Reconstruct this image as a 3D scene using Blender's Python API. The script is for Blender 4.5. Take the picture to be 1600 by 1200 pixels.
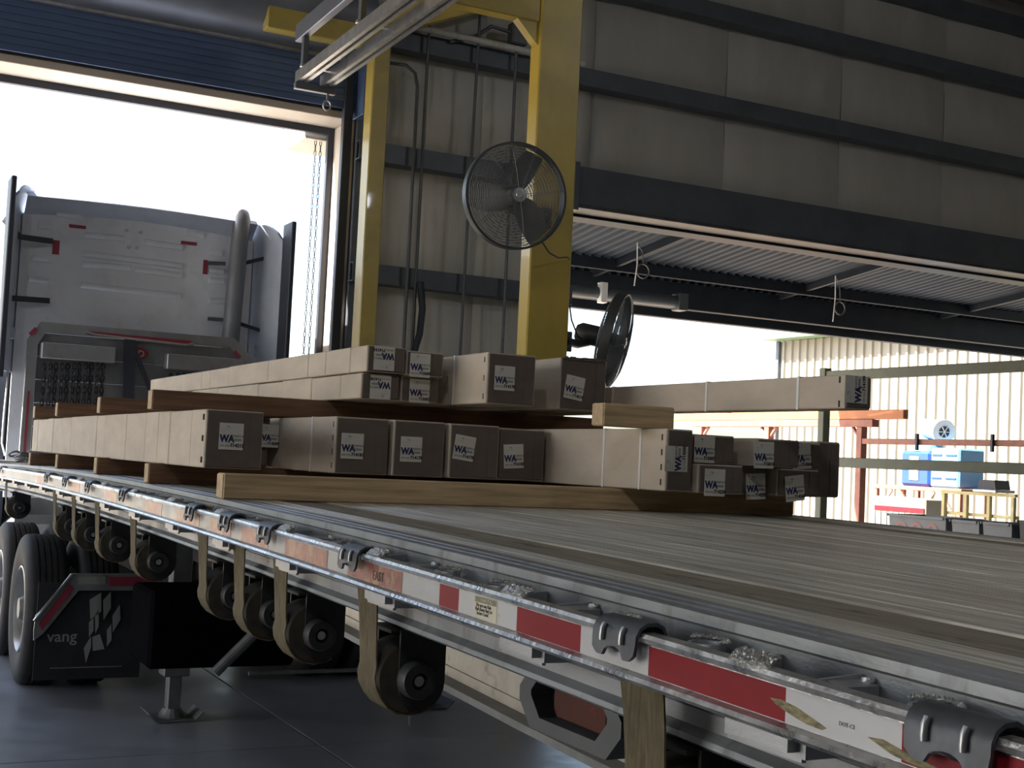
import bpy, bmesh, math, random
from mathutils import Matrix, Vector
R = random.Random(7)
PI = math.pi
scene = bpy.context.scene
COL = scene.collection
for o in list(bpy.data.objects):
    bpy.data.objects.remove(o)

# ------------------------------------------------------------------ camera
H = 1.71                                   # eye height above the shop floor
cam_d = bpy.data.cameras.new('camera')
cam_d.sensor_fit = 'HORIZONTAL'; cam_d.sensor_width = 36.0
cam_d.lens = 36.0 * 2050 / 1600
cam_d.clip_end = 500
cam = bpy.data.objects.new('camera', cam_d); COL.objects.link(cam)
ROT = Matrix(((0.88885415, -0.06860893, -0.45302442),
              (-0.45568311, -0.02907692, -0.88966703),
              (0.04786655, 0.99721981, -0.05710908)))
# orthonormalise
cx = ROT.col[0].normalized(); cz = ROT.col[2]; cz = (cz - cx * cz.dot(cx)).normalized(); cy = cz.cross(cx)
ROT = Matrix((cx, cy, cz)).transposed()
cam.matrix_world = Matrix.Translation((0, 0, H)) @ ROT.to_4x4()
scene.camera = cam

# ------------------------------------------------------------------ world, sun, exposure
world = bpy.data.worlds.new('sky'); scene.world = world; world.use_nodes = True
wn = world.node_tree; wn.nodes.clear()
sky = wn.nodes.new('ShaderNodeTexSky'); sky.sky_type = 'NISHITA'
sky.sun_disc = False; sky.sun_elevation = math.radians(46); sky.sun_rotation = math.radians(-72)
sky.dust_density = 2.5; sky.ozone_density = 1.2; sky.air_density = 1.0
bg = wn.nodes.new('ShaderNodeBackground'); bg.inputs['Strength'].default_value = 0.40
wo = wn.nodes.new('ShaderNodeOutputWorld')
wn.links.new(sky.outputs[0], bg.inputs[0]); wn.links.new(bg.outputs[0], wo.inputs[0])
sun_d = bpy.data.lights.new('sun', 'SUN'); sun_d.energy = 24.0; sun_d.angle = math.radians(0.6)
sun_d.color = (1.0, 0.93, 0.82)
sun = bpy.data.objects.new('sun', sun_d); COL.objects.link(sun)
sun.rotation_euler = Vector((-0.66, 0.22, 0.72)).to_track_quat('Z', 'Y').to_euler()
sun.location = (-30, 10, 30)
vs = scene.view_settings
vs.view_transform = 'Standard'; vs.look = 'None'; vs.gamma = 1.0; vs.use_curve_mapping = False
vs.exposure = 0.5

# ------------------------------------------------------------------ materials
MATS = {}
def mat(name, color, rough=0.6, metal=0.0, var=0.12, scale=6.0, stretch=(1, 1, 1), bump=0.0, bscale=40.0,
        dirt=None, dirt_amt=0.5, dirt_scale=3.0, dirt_stretch=(1, 1, 1), dirt_edge=(0.5, 0.68), spec=0.5,
        emit=None, trans=0.0, coat=0.0, rvar=0.0):
    if name in MATS: return MATS[name]
    m = bpy.data.materials.new(name); m.use_nodes = True
    nt = m.node_tree; N = nt.nodes; L = nt.links
    b = N['Principled BSDF']
    b.inputs['Roughness'].default_value = rough; b.inputs['Metallic'].default_value = metal
    b.inputs['Specular IOR Level'].default_value = spec
    b.inputs['Coat Weight'].default_value = coat
    b.inputs['Transmission Weight'].default_value = trans
    tc = N.new('ShaderNodeTexCoord')
    def noise(sc, st, detail=4.0, rgh=0.55):
        mp = N.new('ShaderNodeMapping'); mp.inputs['Scale'].default_value = (sc * st[0], sc * st[1], sc * st[2])
        L.new(tc.outputs['Object'], mp.inputs['Vector'])
        n = N.new('ShaderNodeTexNoise'); n.inputs['Scale'].default_value = 1.0
        n.inputs['Detail'].default_value = detail; n.inputs['Roughness'].default_value = rgh
        L.new(mp.outputs[0], n.inputs['Vector']); return n
    c = (*color, 1)
    n = noise(scale, stretch)
    mr = N.new('ShaderNodeMapRange'); mr.inputs['From Min'].default_value = 0.3; mr.inputs['From Max'].default_value = 0.7
    mr.inputs['To Min'].default_value = 1 - var; mr.inputs['To Max'].default_value = 1 + var
    L.new(n.outputs['Fac'], mr.inputs['Value'])
    mx = N.new('ShaderNodeMix'); mx.data_type = 'RGBA'; mx.blend_type = 'MULTIPLY'; mx.inputs['Factor'].default_value = 1
    mx.inputs[6].default_value = c
    L.new(mr.outputs[0], mx.inputs[7])
    out = mx.outputs[2]
    if dirt is not None:
        dn = noise(dirt_scale, dirt_stretch, 6.0, 0.65)
        dr = N.new('ShaderNodeMapRange'); dr.inputs['From Min'].default_value = dirt_edge[0]; dr.inputs['From Max'].default_value = dirt_edge[1]
        dr.inputs['To Min'].default_value = 0; dr.inputs['To Max'].default_value = dirt_amt
        L.new(dn.outputs['Fac'], dr.inputs['Value'])
        mx2 = N.new('ShaderNodeMix'); mx2.data_type = 'RGBA'
        L.new(dr.outputs[0], mx2.inputs['Factor']); L.new(out, mx2.inputs[6]); mx2.inputs[7].default_value = (*dirt, 1)
        out = mx2.outputs[2]
        if metal > 0:
            ml = N.new('ShaderNodeMath'); ml.operation = 'MULTIPLY_ADD'
            L.new(dr.outputs[0], ml.inputs[0]); ml.inputs[1].default_value = -metal; ml.inputs[2].default_value = metal
            L.new(ml.outputs[0], b.inputs['Metallic'])
    L.new(out, b.inputs['Base Color'])
    if rvar:
        rr = N.new('ShaderNodeMapRange'); rr.inputs['From Min'].default_value = 0.3; rr.inputs['From Max'].default_value = 0.7
        rr.inputs['To Min'].default_value = max(0.02, rough - rvar); rr.inputs['To Max'].default_value = rough + rvar
        L.new(n.outputs['Fac'], rr.inputs['Value']); L.new(rr.outputs[0], b.inputs['Roughness'])
    if bump:
        bn = noise(bscale, stretch, 3.0)
        bp = N.new('ShaderNodeBump'); bp.inputs['Strength'].default_value = bump; bp.inputs['Distance'].default_value = 0.01
        L.new(bn.outputs['Fac'], bp.inputs['Height']); L.new(bp.outputs[0], b.inputs['Normal'])
    if emit:
        b.inputs['Emission Color'].default_value = (*emit[0], 1); b.inputs['Emission Strength'].default_value = emit[1]
    MATS[name] = m
    return m

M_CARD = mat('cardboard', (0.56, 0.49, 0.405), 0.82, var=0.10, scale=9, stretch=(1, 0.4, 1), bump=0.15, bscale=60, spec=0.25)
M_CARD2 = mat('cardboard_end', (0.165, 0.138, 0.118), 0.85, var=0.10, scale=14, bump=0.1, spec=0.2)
M_BAND = mat('plastic_band', (0.78, 0.78, 0.76), 0.45, var=0.04)
M_SLOT = mat('slot_dark', (0.03, 0.025, 0.02), 0.9)
M_STICK = mat('sticker', (0.74, 0.72, 0.66), 0.55, var=0.04)
M_NAVY = mat('navy_ink', (0.012, 0.025, 0.11), 0.5, var=0.02)
M_BLACKINK = mat('black_ink', (0.02, 0.02, 0.022), 0.5, var=0.02)
M_GREYINK = mat('grey_ink', (0.22, 0.23, 0.25), 0.6, var=0.02)
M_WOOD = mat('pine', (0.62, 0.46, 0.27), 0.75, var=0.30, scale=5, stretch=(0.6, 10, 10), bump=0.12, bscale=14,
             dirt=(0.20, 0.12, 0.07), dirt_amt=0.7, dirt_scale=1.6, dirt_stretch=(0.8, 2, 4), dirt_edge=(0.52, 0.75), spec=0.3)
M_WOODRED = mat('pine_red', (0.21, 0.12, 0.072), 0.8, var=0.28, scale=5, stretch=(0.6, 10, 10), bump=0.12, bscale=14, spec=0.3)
M_WOODEND = mat('pine_end', (0.50, 0.38, 0.24), 0.8, var=0.18, scale=30, spec=0.3)
M_DECK = mat('deck_aluminium', (0.56, 0.545, 0.49), 0.42, metal=0.55, var=0.55, scale=10, stretch=(9, 0.10, 1), bump=0.10, bscale=30,
             dirt=(0.27, 0.24, 0.19), dirt_amt=0.8, dirt_scale=6, dirt_stretch=(5, 0.16, 1), dirt_edge=(0.46, 0.62), rvar=0.12)
M_NAIL = mat('apitong_strip', (0.25, 0.22, 0.17), 0.72, var=0.30, scale=8, stretch=(8, 0.4, 1), bump=0.2, bscale=24,
             dirt=(0.05, 0.045, 0.04), dirt_amt=0.8, dirt_scale=7, dirt_stretch=(2, 0.6, 1), dirt_edge=(0.58, 0.68), spec=0.35)
M_ALU = mat('aluminium', (0.38, 0.395, 0.41), 0.46, metal=0.75, var=0.16, scale=5, stretch=(1, 0.8, 3), bump=0.06, bscale=50,
            dirt=(0.15, 0.145, 0.13), dirt_amt=0.7, dirt_scale=7, dirt_stretch=(1, 1.4, 0.35), dirt_edge=(0.56, 0.74), rvar=0.10)
M_ALUS = mat('weathered_side_rail', (0.27, 0.285, 0.30), 0.48, metal=0.6, var=0.22, scale=4, stretch=(1, 1.2, 3), bump=0.08, bscale=60,
            dirt=(0.10, 0.098, 0.09), dirt_amt=0.75, dirt_scale=9, dirt_stretch=(1, 1.6, 0.4), dirt_edge=(0.54, 0.70), rvar=0.10)
M_ALUB = mat('worn_edge_aluminium', (0.56, 0.56, 0.55), 0.34, metal=0.92, var=0.2, scale=18, bump=0.25, bscale=70,
             dirt=(0.10, 0.095, 0.085), dirt_amt=0.75, dirt_scale=14, dirt_stretch=(1, 1.0, 1), dirt_edge=(0.56, 0.66), rvar=0.12)
M_WELD = mat('weld_metal', (0.74, 0.73, 0.70), 0.3, metal=0.9, var=0.15, scale=40, bump=0.7, bscale=90)
M_RED = mat('red_reflective', (0.24, 0.012, 0.02), 0.45, spec=0.2, var=0.10, scale=8, dirt=(0.12, 0.05, 0.04), dirt_amt=0.5, dirt_scale=6, dirt_edge=(0.58, 0.75))
M_REDF = mat('faded_red_reflective', (0.20, 0.045, 0.035), 0.34, metal=0.2, var=0.4, scale=22, dirt=(0.33, 0.19, 0.09), dirt_amt=0.75, dirt_scale=16, dirt_edge=(0.48, 0.58))
M_WHITE = mat('white_reflective', (0.54, 0.55, 0.56), 0.34, metal=0.15, var=0.06, scale=8, dirt=(0.26, 0.22, 0.07), dirt_amt=0.75, dirt_scale=7, dirt_stretch=(1, 1.0, 2.6), dirt_edge=(0.60, 0.70))
M_WARN = mat('warning_label', (0.56, 0.54, 0.42), 0.5, var=0.08)
M_WARNHD = mat('warning_header', (0.20, 0.185, 0.12), 0.5, var=0.08)
M_WEBD = mat('webbing_roll', (0.06, 0.05, 0.035), 0.85, var=0.3, scale=30)
M_WEB = mat('webbing', (0.16, 0.132, 0.078), 0.82, var=0.35, scale=14, stretch=(1, 12, 1), bump=0.5, bscale=120,
            dirt=(0.055, 0.042, 0.025), dirt_amt=0.7, dirt_scale=7, dirt_edge=(0.5, 0.7), spec=0.3)
M_HOOK = mat('galvanised_hook', (0.10, 0.107, 0.12), 0.5, metal=0.6, var=0.25, scale=14, bump=0.08)
M_HOOKB = mat('worn_hook_rib', (0.42, 0.43, 0.44), 0.38, metal=0.9, var=0.1)
M_BLACK = mat('black_steel', (0.026, 0.027, 0.03), 0.55, var=0.3, scale=9, bump=0.08, dirt=(0.07, 0.06, 0.05), dirt_amt=0.5, dirt_scale=5, dirt_edge=(0.55, 0.75))
M_GREYST = mat('grey_steel', (0.22, 0.225, 0.225), 0.5, metal=0.3, var=0.2, scale=8, dirt=(0.07, 0.055, 0.04), dirt_amt=0.5)
M_BEAM = mat('frame_paint', (0.50, 0.47, 0.40), 0.42, metal=0.25, var=0.12, scale=10, dirt=(0.16, 0.13, 0.09), dirt_amt=0.6, dirt_scale=16, dirt_edge=(0.58, 0.70))
M_RUBBER = mat('tyre_rubber', (0.018, 0.018, 0.02), 0.75, var=0.25, scale=10, bump=0.1)
M_RUBL = mat('grey_rubber', (0.10, 0.105, 0.11), 0.6, var=0.15)
M_RIM = mat('rim_steel', (0.42, 0.42, 0.40), 0.4, metal=0.7, var=0.15)
M_AMBER = mat('amber_lens', (0.10, 0.025, 0.006), 0.18, var=0.2, coat=0.5)
M_CAB = mat('cab_paint_hazed', (0.74, 0.78, 0.86), 0.38, var=0.05, scale=3, dirt=(0.52, 0.54, 0.58), dirt_amt=0.5, dirt_scale=2.5)  # white paint with a blue tint standing in for haze
M_CABIN = mat('fairing_inside', (0.48, 0.54, 0.66), 0.5, var=0.08)
M_CHROME = mat('stack_steel', (0.22, 0.235, 0.27), 0.5, metal=0.4, var=0.08)
M_RACK = mat('rack_aluminium', (0.30, 0.31, 0.335), 0.42, metal=0.55, var=0.12, scale=6)
M_RACKP = mat('rack_plate', (0.20, 0.21, 0.235), 0.5, metal=0.4, var=0.2, scale=4)
M_CHAIN = mat('chain_steel', (0.05, 0.052, 0.06), 0.5, metal=0.6, var=0.3, scale=20)
M_YEL = mat('crane_yellow', (0.52, 0.385, 0.06), 0.36, var=0.07, scale=3, dirt=(0.36, 0.26, 0.05), dirt_amt=0.45, dirt_scale=2.2, dirt_stretch=(1, 1, 0.4), coat=0.25)
M_YELD = mat('aged_yellow', (0.42, 0.33, 0.08), 0.36, var=0.08, scale=3, dirt=(0.22, 0.17, 0.07), dirt_amt=0.5, dirt_scale=2.2, coat=0.2)
M_INS = mat('vinyl_insulation', (0.42, 0.41, 0.375), 0.42, var=0.07, scale=2.2, stretch=(1.5, 1, 0.6), bump=0.5, bscale=5, dirt=(0.36, 0.34, 0.29), dirt_amt=0.5, dirt_scale=1.2, dirt_stretch=(2, 1, 0.5), dirt_edge=(0.5, 0.75))
M_LINER = mat('liner_sheet', (0.58, 0.57, 0.53), 0.5, var=0.06, scale=2, dirt=(0.40, 0.37, 0.31), dirt_amt=0.5, dirt_scale=2, dirt_stretch=(4, 1, 0.4))
M_GIRT = mat('girt_steel', (0.10, 0.115, 0.135), 0.48, metal=0.35, var=0.15, scale=4)
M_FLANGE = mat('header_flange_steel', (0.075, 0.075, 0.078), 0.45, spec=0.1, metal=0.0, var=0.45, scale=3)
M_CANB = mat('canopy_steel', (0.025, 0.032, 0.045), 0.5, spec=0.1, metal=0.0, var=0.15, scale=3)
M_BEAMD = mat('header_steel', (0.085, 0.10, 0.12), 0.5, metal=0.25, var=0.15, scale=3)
M_GALV = mat('galvanised', (0.50, 0.51, 0.52), 0.36, metal=0.8, var=0.18, scale=12)
M_TRIM = mat('cream_trim', (0.52, 0.45, 0.37), 0.5, var=0.06, scale=3, dirt=(0.45, 0.38, 0.30), dirt_amt=0.4, dirt_scale=2)
M_SLAT = mat('haze_tinted_slat', (0.075, 0.12, 0.235), 0.45, metal=0.2, var=0.12, scale=2, stretch=(0.3, 1, 3))  # blue-grey pushed bluer so the slat colour carries the lens haze
M_HOOD = mat('door_hood', (0.17, 0.19, 0.235), 0.42, metal=0.4, var=0.2, scale=2)  # slight blue cast put in for lens haze above the door; crane parts share it
M_FRAMED = mat('dark_frame', (0.03, 0.036, 0.055), 0.5, var=0.1)
M_COND = mat('conduit', (0.13, 0.14, 0.15), 0.45, metal=0.5, var=0.15)
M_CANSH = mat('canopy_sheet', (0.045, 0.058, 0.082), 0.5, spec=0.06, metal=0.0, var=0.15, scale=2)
M_CONC = mat('concrete', (0.21, 0.225, 0.255), 0.36, var=0.14, scale=2.5, bump=0.08, bscale=30, dirt=(0.13, 0.135, 0.15), dirt_amt=0.6, dirt_scale=0.9, rvar=0.08)
M_PAVE = mat('sunlit_pavement', (0.31, 0.262, 0.205), 0.85, var=0.08, scale=0.8)
M_WALLX = mat('hall_cladding', (0.33, 0.32, 0.30), 0.6, var=0.08)
M_ROOFX = mat('roof_underside', (0.20, 0.20, 0.20), 0.6, var=0.1)
M_SHED = mat('shed_sheet', (0.235, 0.222, 0.187), 0.55, var=0.03, scale=1.5)
M_GREEN = mat('green_flashing', (0.16, 0.26, 0.17), 0.5, var=0.08)
M_OLIVE = mat('olive_tube', (0.20, 0.21, 0.145), 0.5, var=0.12, scale=5)
M_RUST = mat('primer_red', (0.30, 0.12, 0.085), 0.6, var=0.2, scale=6)
M_ORANGE = mat('orange_primer', (0.46, 0.17, 0.065), 0.6, var=0.12, scale=4)
M_BLUE = mat('machine_blue', (0.02, 0.06, 0.32), 0.4, var=0.05)
M_SKYB = mat('machine_light_blue', (0.13, 0.30, 0.50), 0.4, var=0.05)
M_MWHITE = mat('machine_white', (0.80, 0.82, 0.82), 0.4, var=0.03)
M_MYEL = mat('machine_yellow', (0.62, 0.54, 0.26), 0.5, var=0.05)
M_TUB = mat('grey_tub', (0.17, 0.178, 0.185), 0.55, var=0.08)
M_TUBD = mat('dark_liner', (0.022, 0.023, 0.026), 0.5, var=0.2)
M_TUBP = mat('tub_print', (0.30, 0.17, 0.15), 0.6, var=0.1)
M_FANW = mat('fan_guard_wire', (0.20, 0.21, 0.215), 0.45, metal=0.3, var=0.1)
M_FANC = mat('fan_wire', (0.075, 0.08, 0.085), 0.45, metal=0.5, var=0.1)
M_BLADE = mat('fan_blade', (0.26, 0.27, 0.28), 0.4, metal=0.5, var=0.1)
M_BLADEL = mat('fan_hub', (0.45, 0.46, 0.47), 0.35, metal=0.6, var=0.1)
M_CORD = mat('cord_black', (0.02, 0.02, 0.022), 0.6)
M_REDT = mat('cab_red_tape', (0.28, 0.035, 0.06), 0.45)
M_LAMP = mat('lamp_lens', (0.9, 0.88, 0.8), 0.4, emit=((1.0, 0.93, 0.82), 12.0))
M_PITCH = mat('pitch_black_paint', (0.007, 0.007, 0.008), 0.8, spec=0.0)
M_SMEAR = mat('olive_smear', (0.24, 0.21, 0.11), 0.7, var=0.6, scale=60, stretch=(1, 1, 3))
M_SKIRT = mat('side_fairing_dark', (0.05, 0.06, 0.085), 0.5, var=0.1)
M_FLAPW = mat('flap_print', (0.27, 0.265, 0.25), 0.5, var=0.1)

# ------------------------------------------------------------------ mesh builder
WM = {}                                     # world matrix of every object, by name
class MB:
    def __init__(s): s.v = []; s.f = []
    def add(s, vs, fs):
        n = len(s.v); s.v += [tuple(p) for p in vs]; s.f += [tuple(i + n for i in q) for q in fs]; return s
    def box(s, x0, x1, y0, y1, z0, z1):
        return s.add([(x0, y0, z0), (x1, y0, z0), (x1, y1, z0), (x0, y1, z0), (x0, y0, z1), (x1, y0, z1), (x1, y1, z1), (x0, y1, z1)],
                     [(0, 3, 2, 1), (4, 5, 6, 7), (0, 1, 5, 4), (1, 2, 6, 5), (2, 3, 7, 6), (3, 0, 4, 7)])
    def cbox(s, x0, x1, y0, y1, z0, z1, c=0.004):
        bm = bmesh.new()
        bmesh.ops.create_cube(bm, size=1.0)
        for v in bm.verts:
            v.co = Vector(((x0 + x1) / 2 + v.co.x * (x1 - x0), (y0 + y1) / 2 + v.co.y * (y1 - y0), (z0 + z1) / 2 + v.co.z * (z1 - z0)))
        bmesh.ops.bevel(bm, geom=bm.edges[:], offset=c, segments=1, affect='EDGES', profile=0.5)
        bm.verts.index_update()
        s.add([v.co[:] for v in bm.verts], [[v.index for v in f.verts] for f in bm.faces]); bm.free(); return s
    def obox(s, p0, p1, w, h, up=(0, 0, 1)):
        """beam of section w x h from p0 to p1"""
        p0 = Vector(p0); p1 = Vector(p1); d = (p1 - p0).normalized(); u = Vector(up)
        sd = d.cross(u)
        if sd.length < 1e-4: sd = d.cross(Vector((1, 0, 0)))
        sd.normalize(); u = sd.cross(d)
        vs = []
        for p in (p0, p1):
            for a, b in ((-1, -1), (1, -1), (1, 1), (-1, 1)):
                vs.append(p + sd * (a * w / 2) + u * (b * h / 2))
        return s.add(vs, [(3, 2, 1, 0), (4, 5, 6, 7), (0, 1, 5, 4), (1, 2, 6, 5), (2, 3, 7, 6), (3, 0, 4, 7)])
    def prism(s, poly, axis, a0, a1):
        n = len(poly)
        def P(p, a):
            if axis == 'y': return (p[0], a, p[1])
            if axis == 'x': return (a, p[0], p[1])
            return (p[0], p[1], a)
        vs = [P(p, a0) for p in poly] + [P(p, a1) for p in poly]
        fs = [tuple(range(n - 1, -1, -1)), tuple(range(n, 2 * n))] + [(i, (i + 1) % n, n + (i + 1) % n, n + i) for i in range(n)]
        return s.add(vs, fs)
    def cyl(s, p0, p1, r0, r1=None, n=16, caps=True):
        r1 = r0 if r1 is None else r1
        p0 = Vector(p0); p1 = Vector(p1); d = (p1 - p0).normalized()
        a = d.cross(Vector((0, 0, 1)))
        if a.length < 1e-3: a = d.cross(Vector((1, 0, 0)))
        a.normalize(); b = d.cross(a)
        vs = []
        for p, r in ((p0, r0), (p1, r1)):
            for i in range(n):
                t = 2 * PI * i / n; vs.append(p + a * (r * math.cos(t)) + b * (r * math.sin(t)))
        fs = [(i, (i + 1) % n, n + (i + 1) % n, n + i) for i in range(n)]
        if caps: fs += [tuple(range(n - 1, -1, -1)), tuple(range(n, 2 * n))]
        return s.add(vs, fs)
    def tube(s, pts, r, n=8, closed=False):
        pts = [Vector(p) for p in pts]; m = len(pts); rings = []
        prev = None
        for i, p in enumerate(pts):
            if closed: d = (pts[(i + 1) % m] - pts[i - 1]).normalized()
            else: d = (pts[min(i + 1, m - 1)] - pts[max(i - 1, 0)]).normalized()
            if prev is None:
                a = d.cross(Vector((0, 0, 1)))
                if a.length < 1e-3: a = d.cross(Vector((1, 0, 0)))
            else: a = prev - d * prev.dot(d)
            a.normalize(); prev = a; b = d.cross(a)
            rings.append([p + a * (r * math.cos(2 * PI * k / n)) + b * (r * math.sin(2 * PI * k / n)) for k in range(n)])
        vs = [q for g in rings for q in g]; fs = []
        for i in range(m if closed else m - 1):
            j = (i + 1) % m
            for k in range(n): fs.append((i * n + k, i * n + (k + 1) % n, j * n + (k + 1) % n, j * n + k))
        if not closed: fs += [tuple(range(n - 1, -1, -1)), tuple((m - 1) * n + k for k in range(n))]
        return s.add(vs, fs)
    def lathe(s, prof, c, axis='x', n=32, closed=True):
        """prof: list of (radius, offset along axis)"""
        m = len(prof); vs = []
        for i in range(n):
            t = 2 * PI * i / n; ct, st = math.cos(t), math.sin(t)
            for r, h in prof:
                if axis == 'x': vs.append((c[0] + h, c[1] + r * ct, c[2] + r * st))
                elif axis == 'y': vs.append((c[0] + r * ct, c[1] + h, c[2] + r * st))
                else: vs.append((c[0] + r * ct, c[1] + r * st, c[2] + h))
        fs = []
        for i in range(n):
            j = (i + 1) % n
            for k in range(m if closed else m - 1):
                l = (k + 1) % m; fs.append((i * m + k, j * m + k, j * m + l, i * m + l))
        return s.add(vs, fs)
    def sheet(s, grid, t):
        """closed sheet of thickness t from a grid of points (rows x cols)"""
        g = [[Vector(p) for p in row] for row in grid]; nr = len(g); nc = len(g[0])
        nor = []
        for i in range(nr):
            row = []
            for j in range(nc):
                du = g[min(i + 1, nr - 1)][j] - g[max(i - 1, 0)][j]; dv = g[i][min(j + 1, nc - 1)] - g[i][max(j - 1, 0)]
                k = du.cross(dv); k = k.normalized() if k.length > 1e-9 else Vector((0, 0, 1)); row.append(k)
            nor.append(row)
        vs = [g[i][j] for i in range(nr) for j in range(nc)] + [g[i][j] + nor[i][j] * t for i in range(nr) for j in range(nc)]
        K = nr * nc; fs = []
        I = lambda i, j: i * nc + j
        for i in range(nr - 1):
            for j in range(nc - 1):
                fs.append((I(i, j), I(i, j + 1), I(i + 1, j + 1), I(i + 1, j)))
                fs.append((K + I(i, j), K + I(i + 1, j), K + I(i + 1, j + 1), K + I(i, j + 1)))
        edge = [(i, 0) for i in range(nr)] + [(nr - 1, j) for j in range(1, nc)] + [(i, nc - 1) for i in range(nr - 2, -1, -1)] + [(0, j) for j in range(nc - 2, 0, -1)]
        for k in range(len(edge)):
            a = I(*edge[k]); b = I(*edge[(k + 1) % len(edge)]); fs.append((a, b, K + b, K + a))
        return s.add(vs, fs)
    def sweep(s, prof, ys, zf):
        """closed (x, dz) profile swept along Y, following the height function zf"""
        m = len(prof); vs = []; fs = []
        for y in ys:
            z0 = zf(y)
            for x, dz in prof: vs.append((x, y, z0 + dz))
        for i in range(len(ys) - 1):
            for k in range(m):
                l = (k + 1) % m; fs.append((i * m + k, i * m + l, (i + 1) * m + l, (i + 1) * m + k))
        fs += [tuple(range(m)), tuple(reversed(range((len(ys) - 1) * m, len(ys) * m)))]
        return s.add(vs, fs)
    def xform(s, mtx):
        s.v = [tuple(mtx @ Vector(p)) for p in s.v]; return s
    def mesh(s, name, m, smooth=None):
        me = bpy.data.meshes.new(name); me.from_pydata(s.v, [], s.f)
        bm = bmesh.new(); bm.from_mesh(me); bmesh.ops.recalc_face_normals(bm, faces=bm.faces[:]); bm.to_mesh(me); bm.free()
        if m: me.materials.append(m)
        if smooth is not None:
            me.shade_smooth(); me.set_sharp_from_angle(angle=math.radians(smooth))
        me.update(); return me
    def build(s, name, m, parent=None, smooth=None):
        """one mesh object; vertices are in world space and become local to the parent's base"""
        W = WM[parent.name] if parent else Matrix()
        if parent: s.xform(W.inverted())
        ob = bpy.data.objects.new(name, s.mesh(name, m, smooth)); COL.objects.link(ob)
        if parent: ob.parent = parent
        WM[ob.name] = W.copy()
        return ob
    def ring(s, outer, inner, axis, a0, a1):
        """frame between two outlines of equal point count"""
        n = len(outer)
        def P(p, a):
            if axis == 'y': return (p[0], a, p[1])
            return (a, p[0], p[1])
        vs = [P(p, a0) for p in outer] + [P(p, a0) for p in inner] + [P(p, a1) for p in outer] + [P(p, a1) for p in inner]; fs = []
        for i in range(n):
            j = (i + 1) % n
            fs += [(i, j, n + j, n + i), (2 * n + i, 3 * n + i, 3 * n + j, 2 * n + j), (i, 2 * n + i, 2 * n + j, j), (n + i, n + j, 3 * n + j, 3 * n + i)]
        return s.add(vs, fs)

def thing(name, label, cat, base, group=None):
    o = bpy.data.objects.new(name, None); COL.objects.link(o); o.location = base; o.empty_display_size = 0.1
    o['label'] = label; o['category'] = cat
    if group: o['group'] = group
    WM[o.name] = T(base)
    return o
def tag(o, label, cat, group=None, kind=None):
    if label: o['label'] = label
    if cat: o['category'] = cat
    if group: o['group'] = group
    if kind: o['kind'] = kind
    return o
def inst(name, me, parent, mtx, mat_=None):
    """object with shared mesh, placed by a world matrix under a parent"""
    ob = bpy.data.objects.new(name, me); COL.objects.link(ob)
    ob.matrix_basis = (WM[parent.name].inverted() @ mtx) if parent else mtx
    if parent: ob.parent = parent
    WM[ob.name] = mtx.copy()
    return ob
def recentre(ob):
    """give a single-mesh thing an origin at its base"""
    me = ob.data; xs = [v.co for v in me.vertices]
    c = Vector(((min(v.x for v in xs) + max(v.x for v in xs)) / 2, (min(v.y for v in xs) + max(v.y for v in xs)) / 2, min(v.z for v in xs)))
    me.transform(Matrix.Translation(-c)); ob.location = c; WM[ob.name] = T(c)
    return ob
T = Matrix.Translation
def RX(a): return Matrix.Rotation(a, 4, 'X')
def RY(a): return Matrix.Rotation(a, 4, 'Y')
def RZ(a): return Matrix.Rotation(a, 4, 'Z')

TXT = {}
def text_mesh(body, size, m, align='LEFT', bold=0.0):
    k = (body, size, m.name, align, bold)
    if k in TXT: return TXT[k]
    cu = bpy.data.curves.new('lettering', 'FONT'); cu.body = body; cu.size = size; cu.align_x = align
    cu.extrude = 0.0003; cu.offset = bold; cu.resolution_u = 2
    ob = bpy.data.objects.new('lettering', cu); COL.objects.link(ob)
    bpy.context.view_layer.update()
    me = bpy.data.meshes.new_from_object(ob.evaluated_get(bpy.context.evaluated_depsgraph_get()))
    bpy.data.objects.remove(ob)
    me.name = 'lettering'; me.materials.clear(); me.materials.append(m)
    TXT[k] = me; return me
def join_meshes(items, name):
    """items: (mesh, matrix) with one material -> one mesh"""
    bm = bmesh.new()
    for me, mx in items:
        t = me.copy(); t.transform(mx); bm.from_mesh(t); bpy.data.meshes.remove(t)
    out = bpy.data.meshes.new(name); bm.to_mesh(out); bm.free()
    out.materials.append(items[0][0].materials[0]); return out

# ================================================================== THE SETTING
def struct(ob): ob['kind'] = 'structure'; return ob
YW = 12.3
g = MB().box(-90, 110, -60, 140, -0.25, -0.02).build('ground', M_PAVE); struct(g)
fl = MB().box(-10, 17, -14, 12.72, -0.2, -0.012).build('floor', M_CONC); struct(fl)
slab = MB().cbox(0.004, 3.596, 0.004, 3.596, -0.012, 0.0, 0.004).mesh('slab', M_CONC)
for i in range(7):
    for j in range(1, 8):
        y = -14.25 + 3.6 * j
        inst('slab', slab, fl, T((-8.2 + 3.6 * i, y, 0)) @ Matrix.Diagonal((1, min(1.0, (12.72 - y) / 3.6), 1, 1)))

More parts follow.
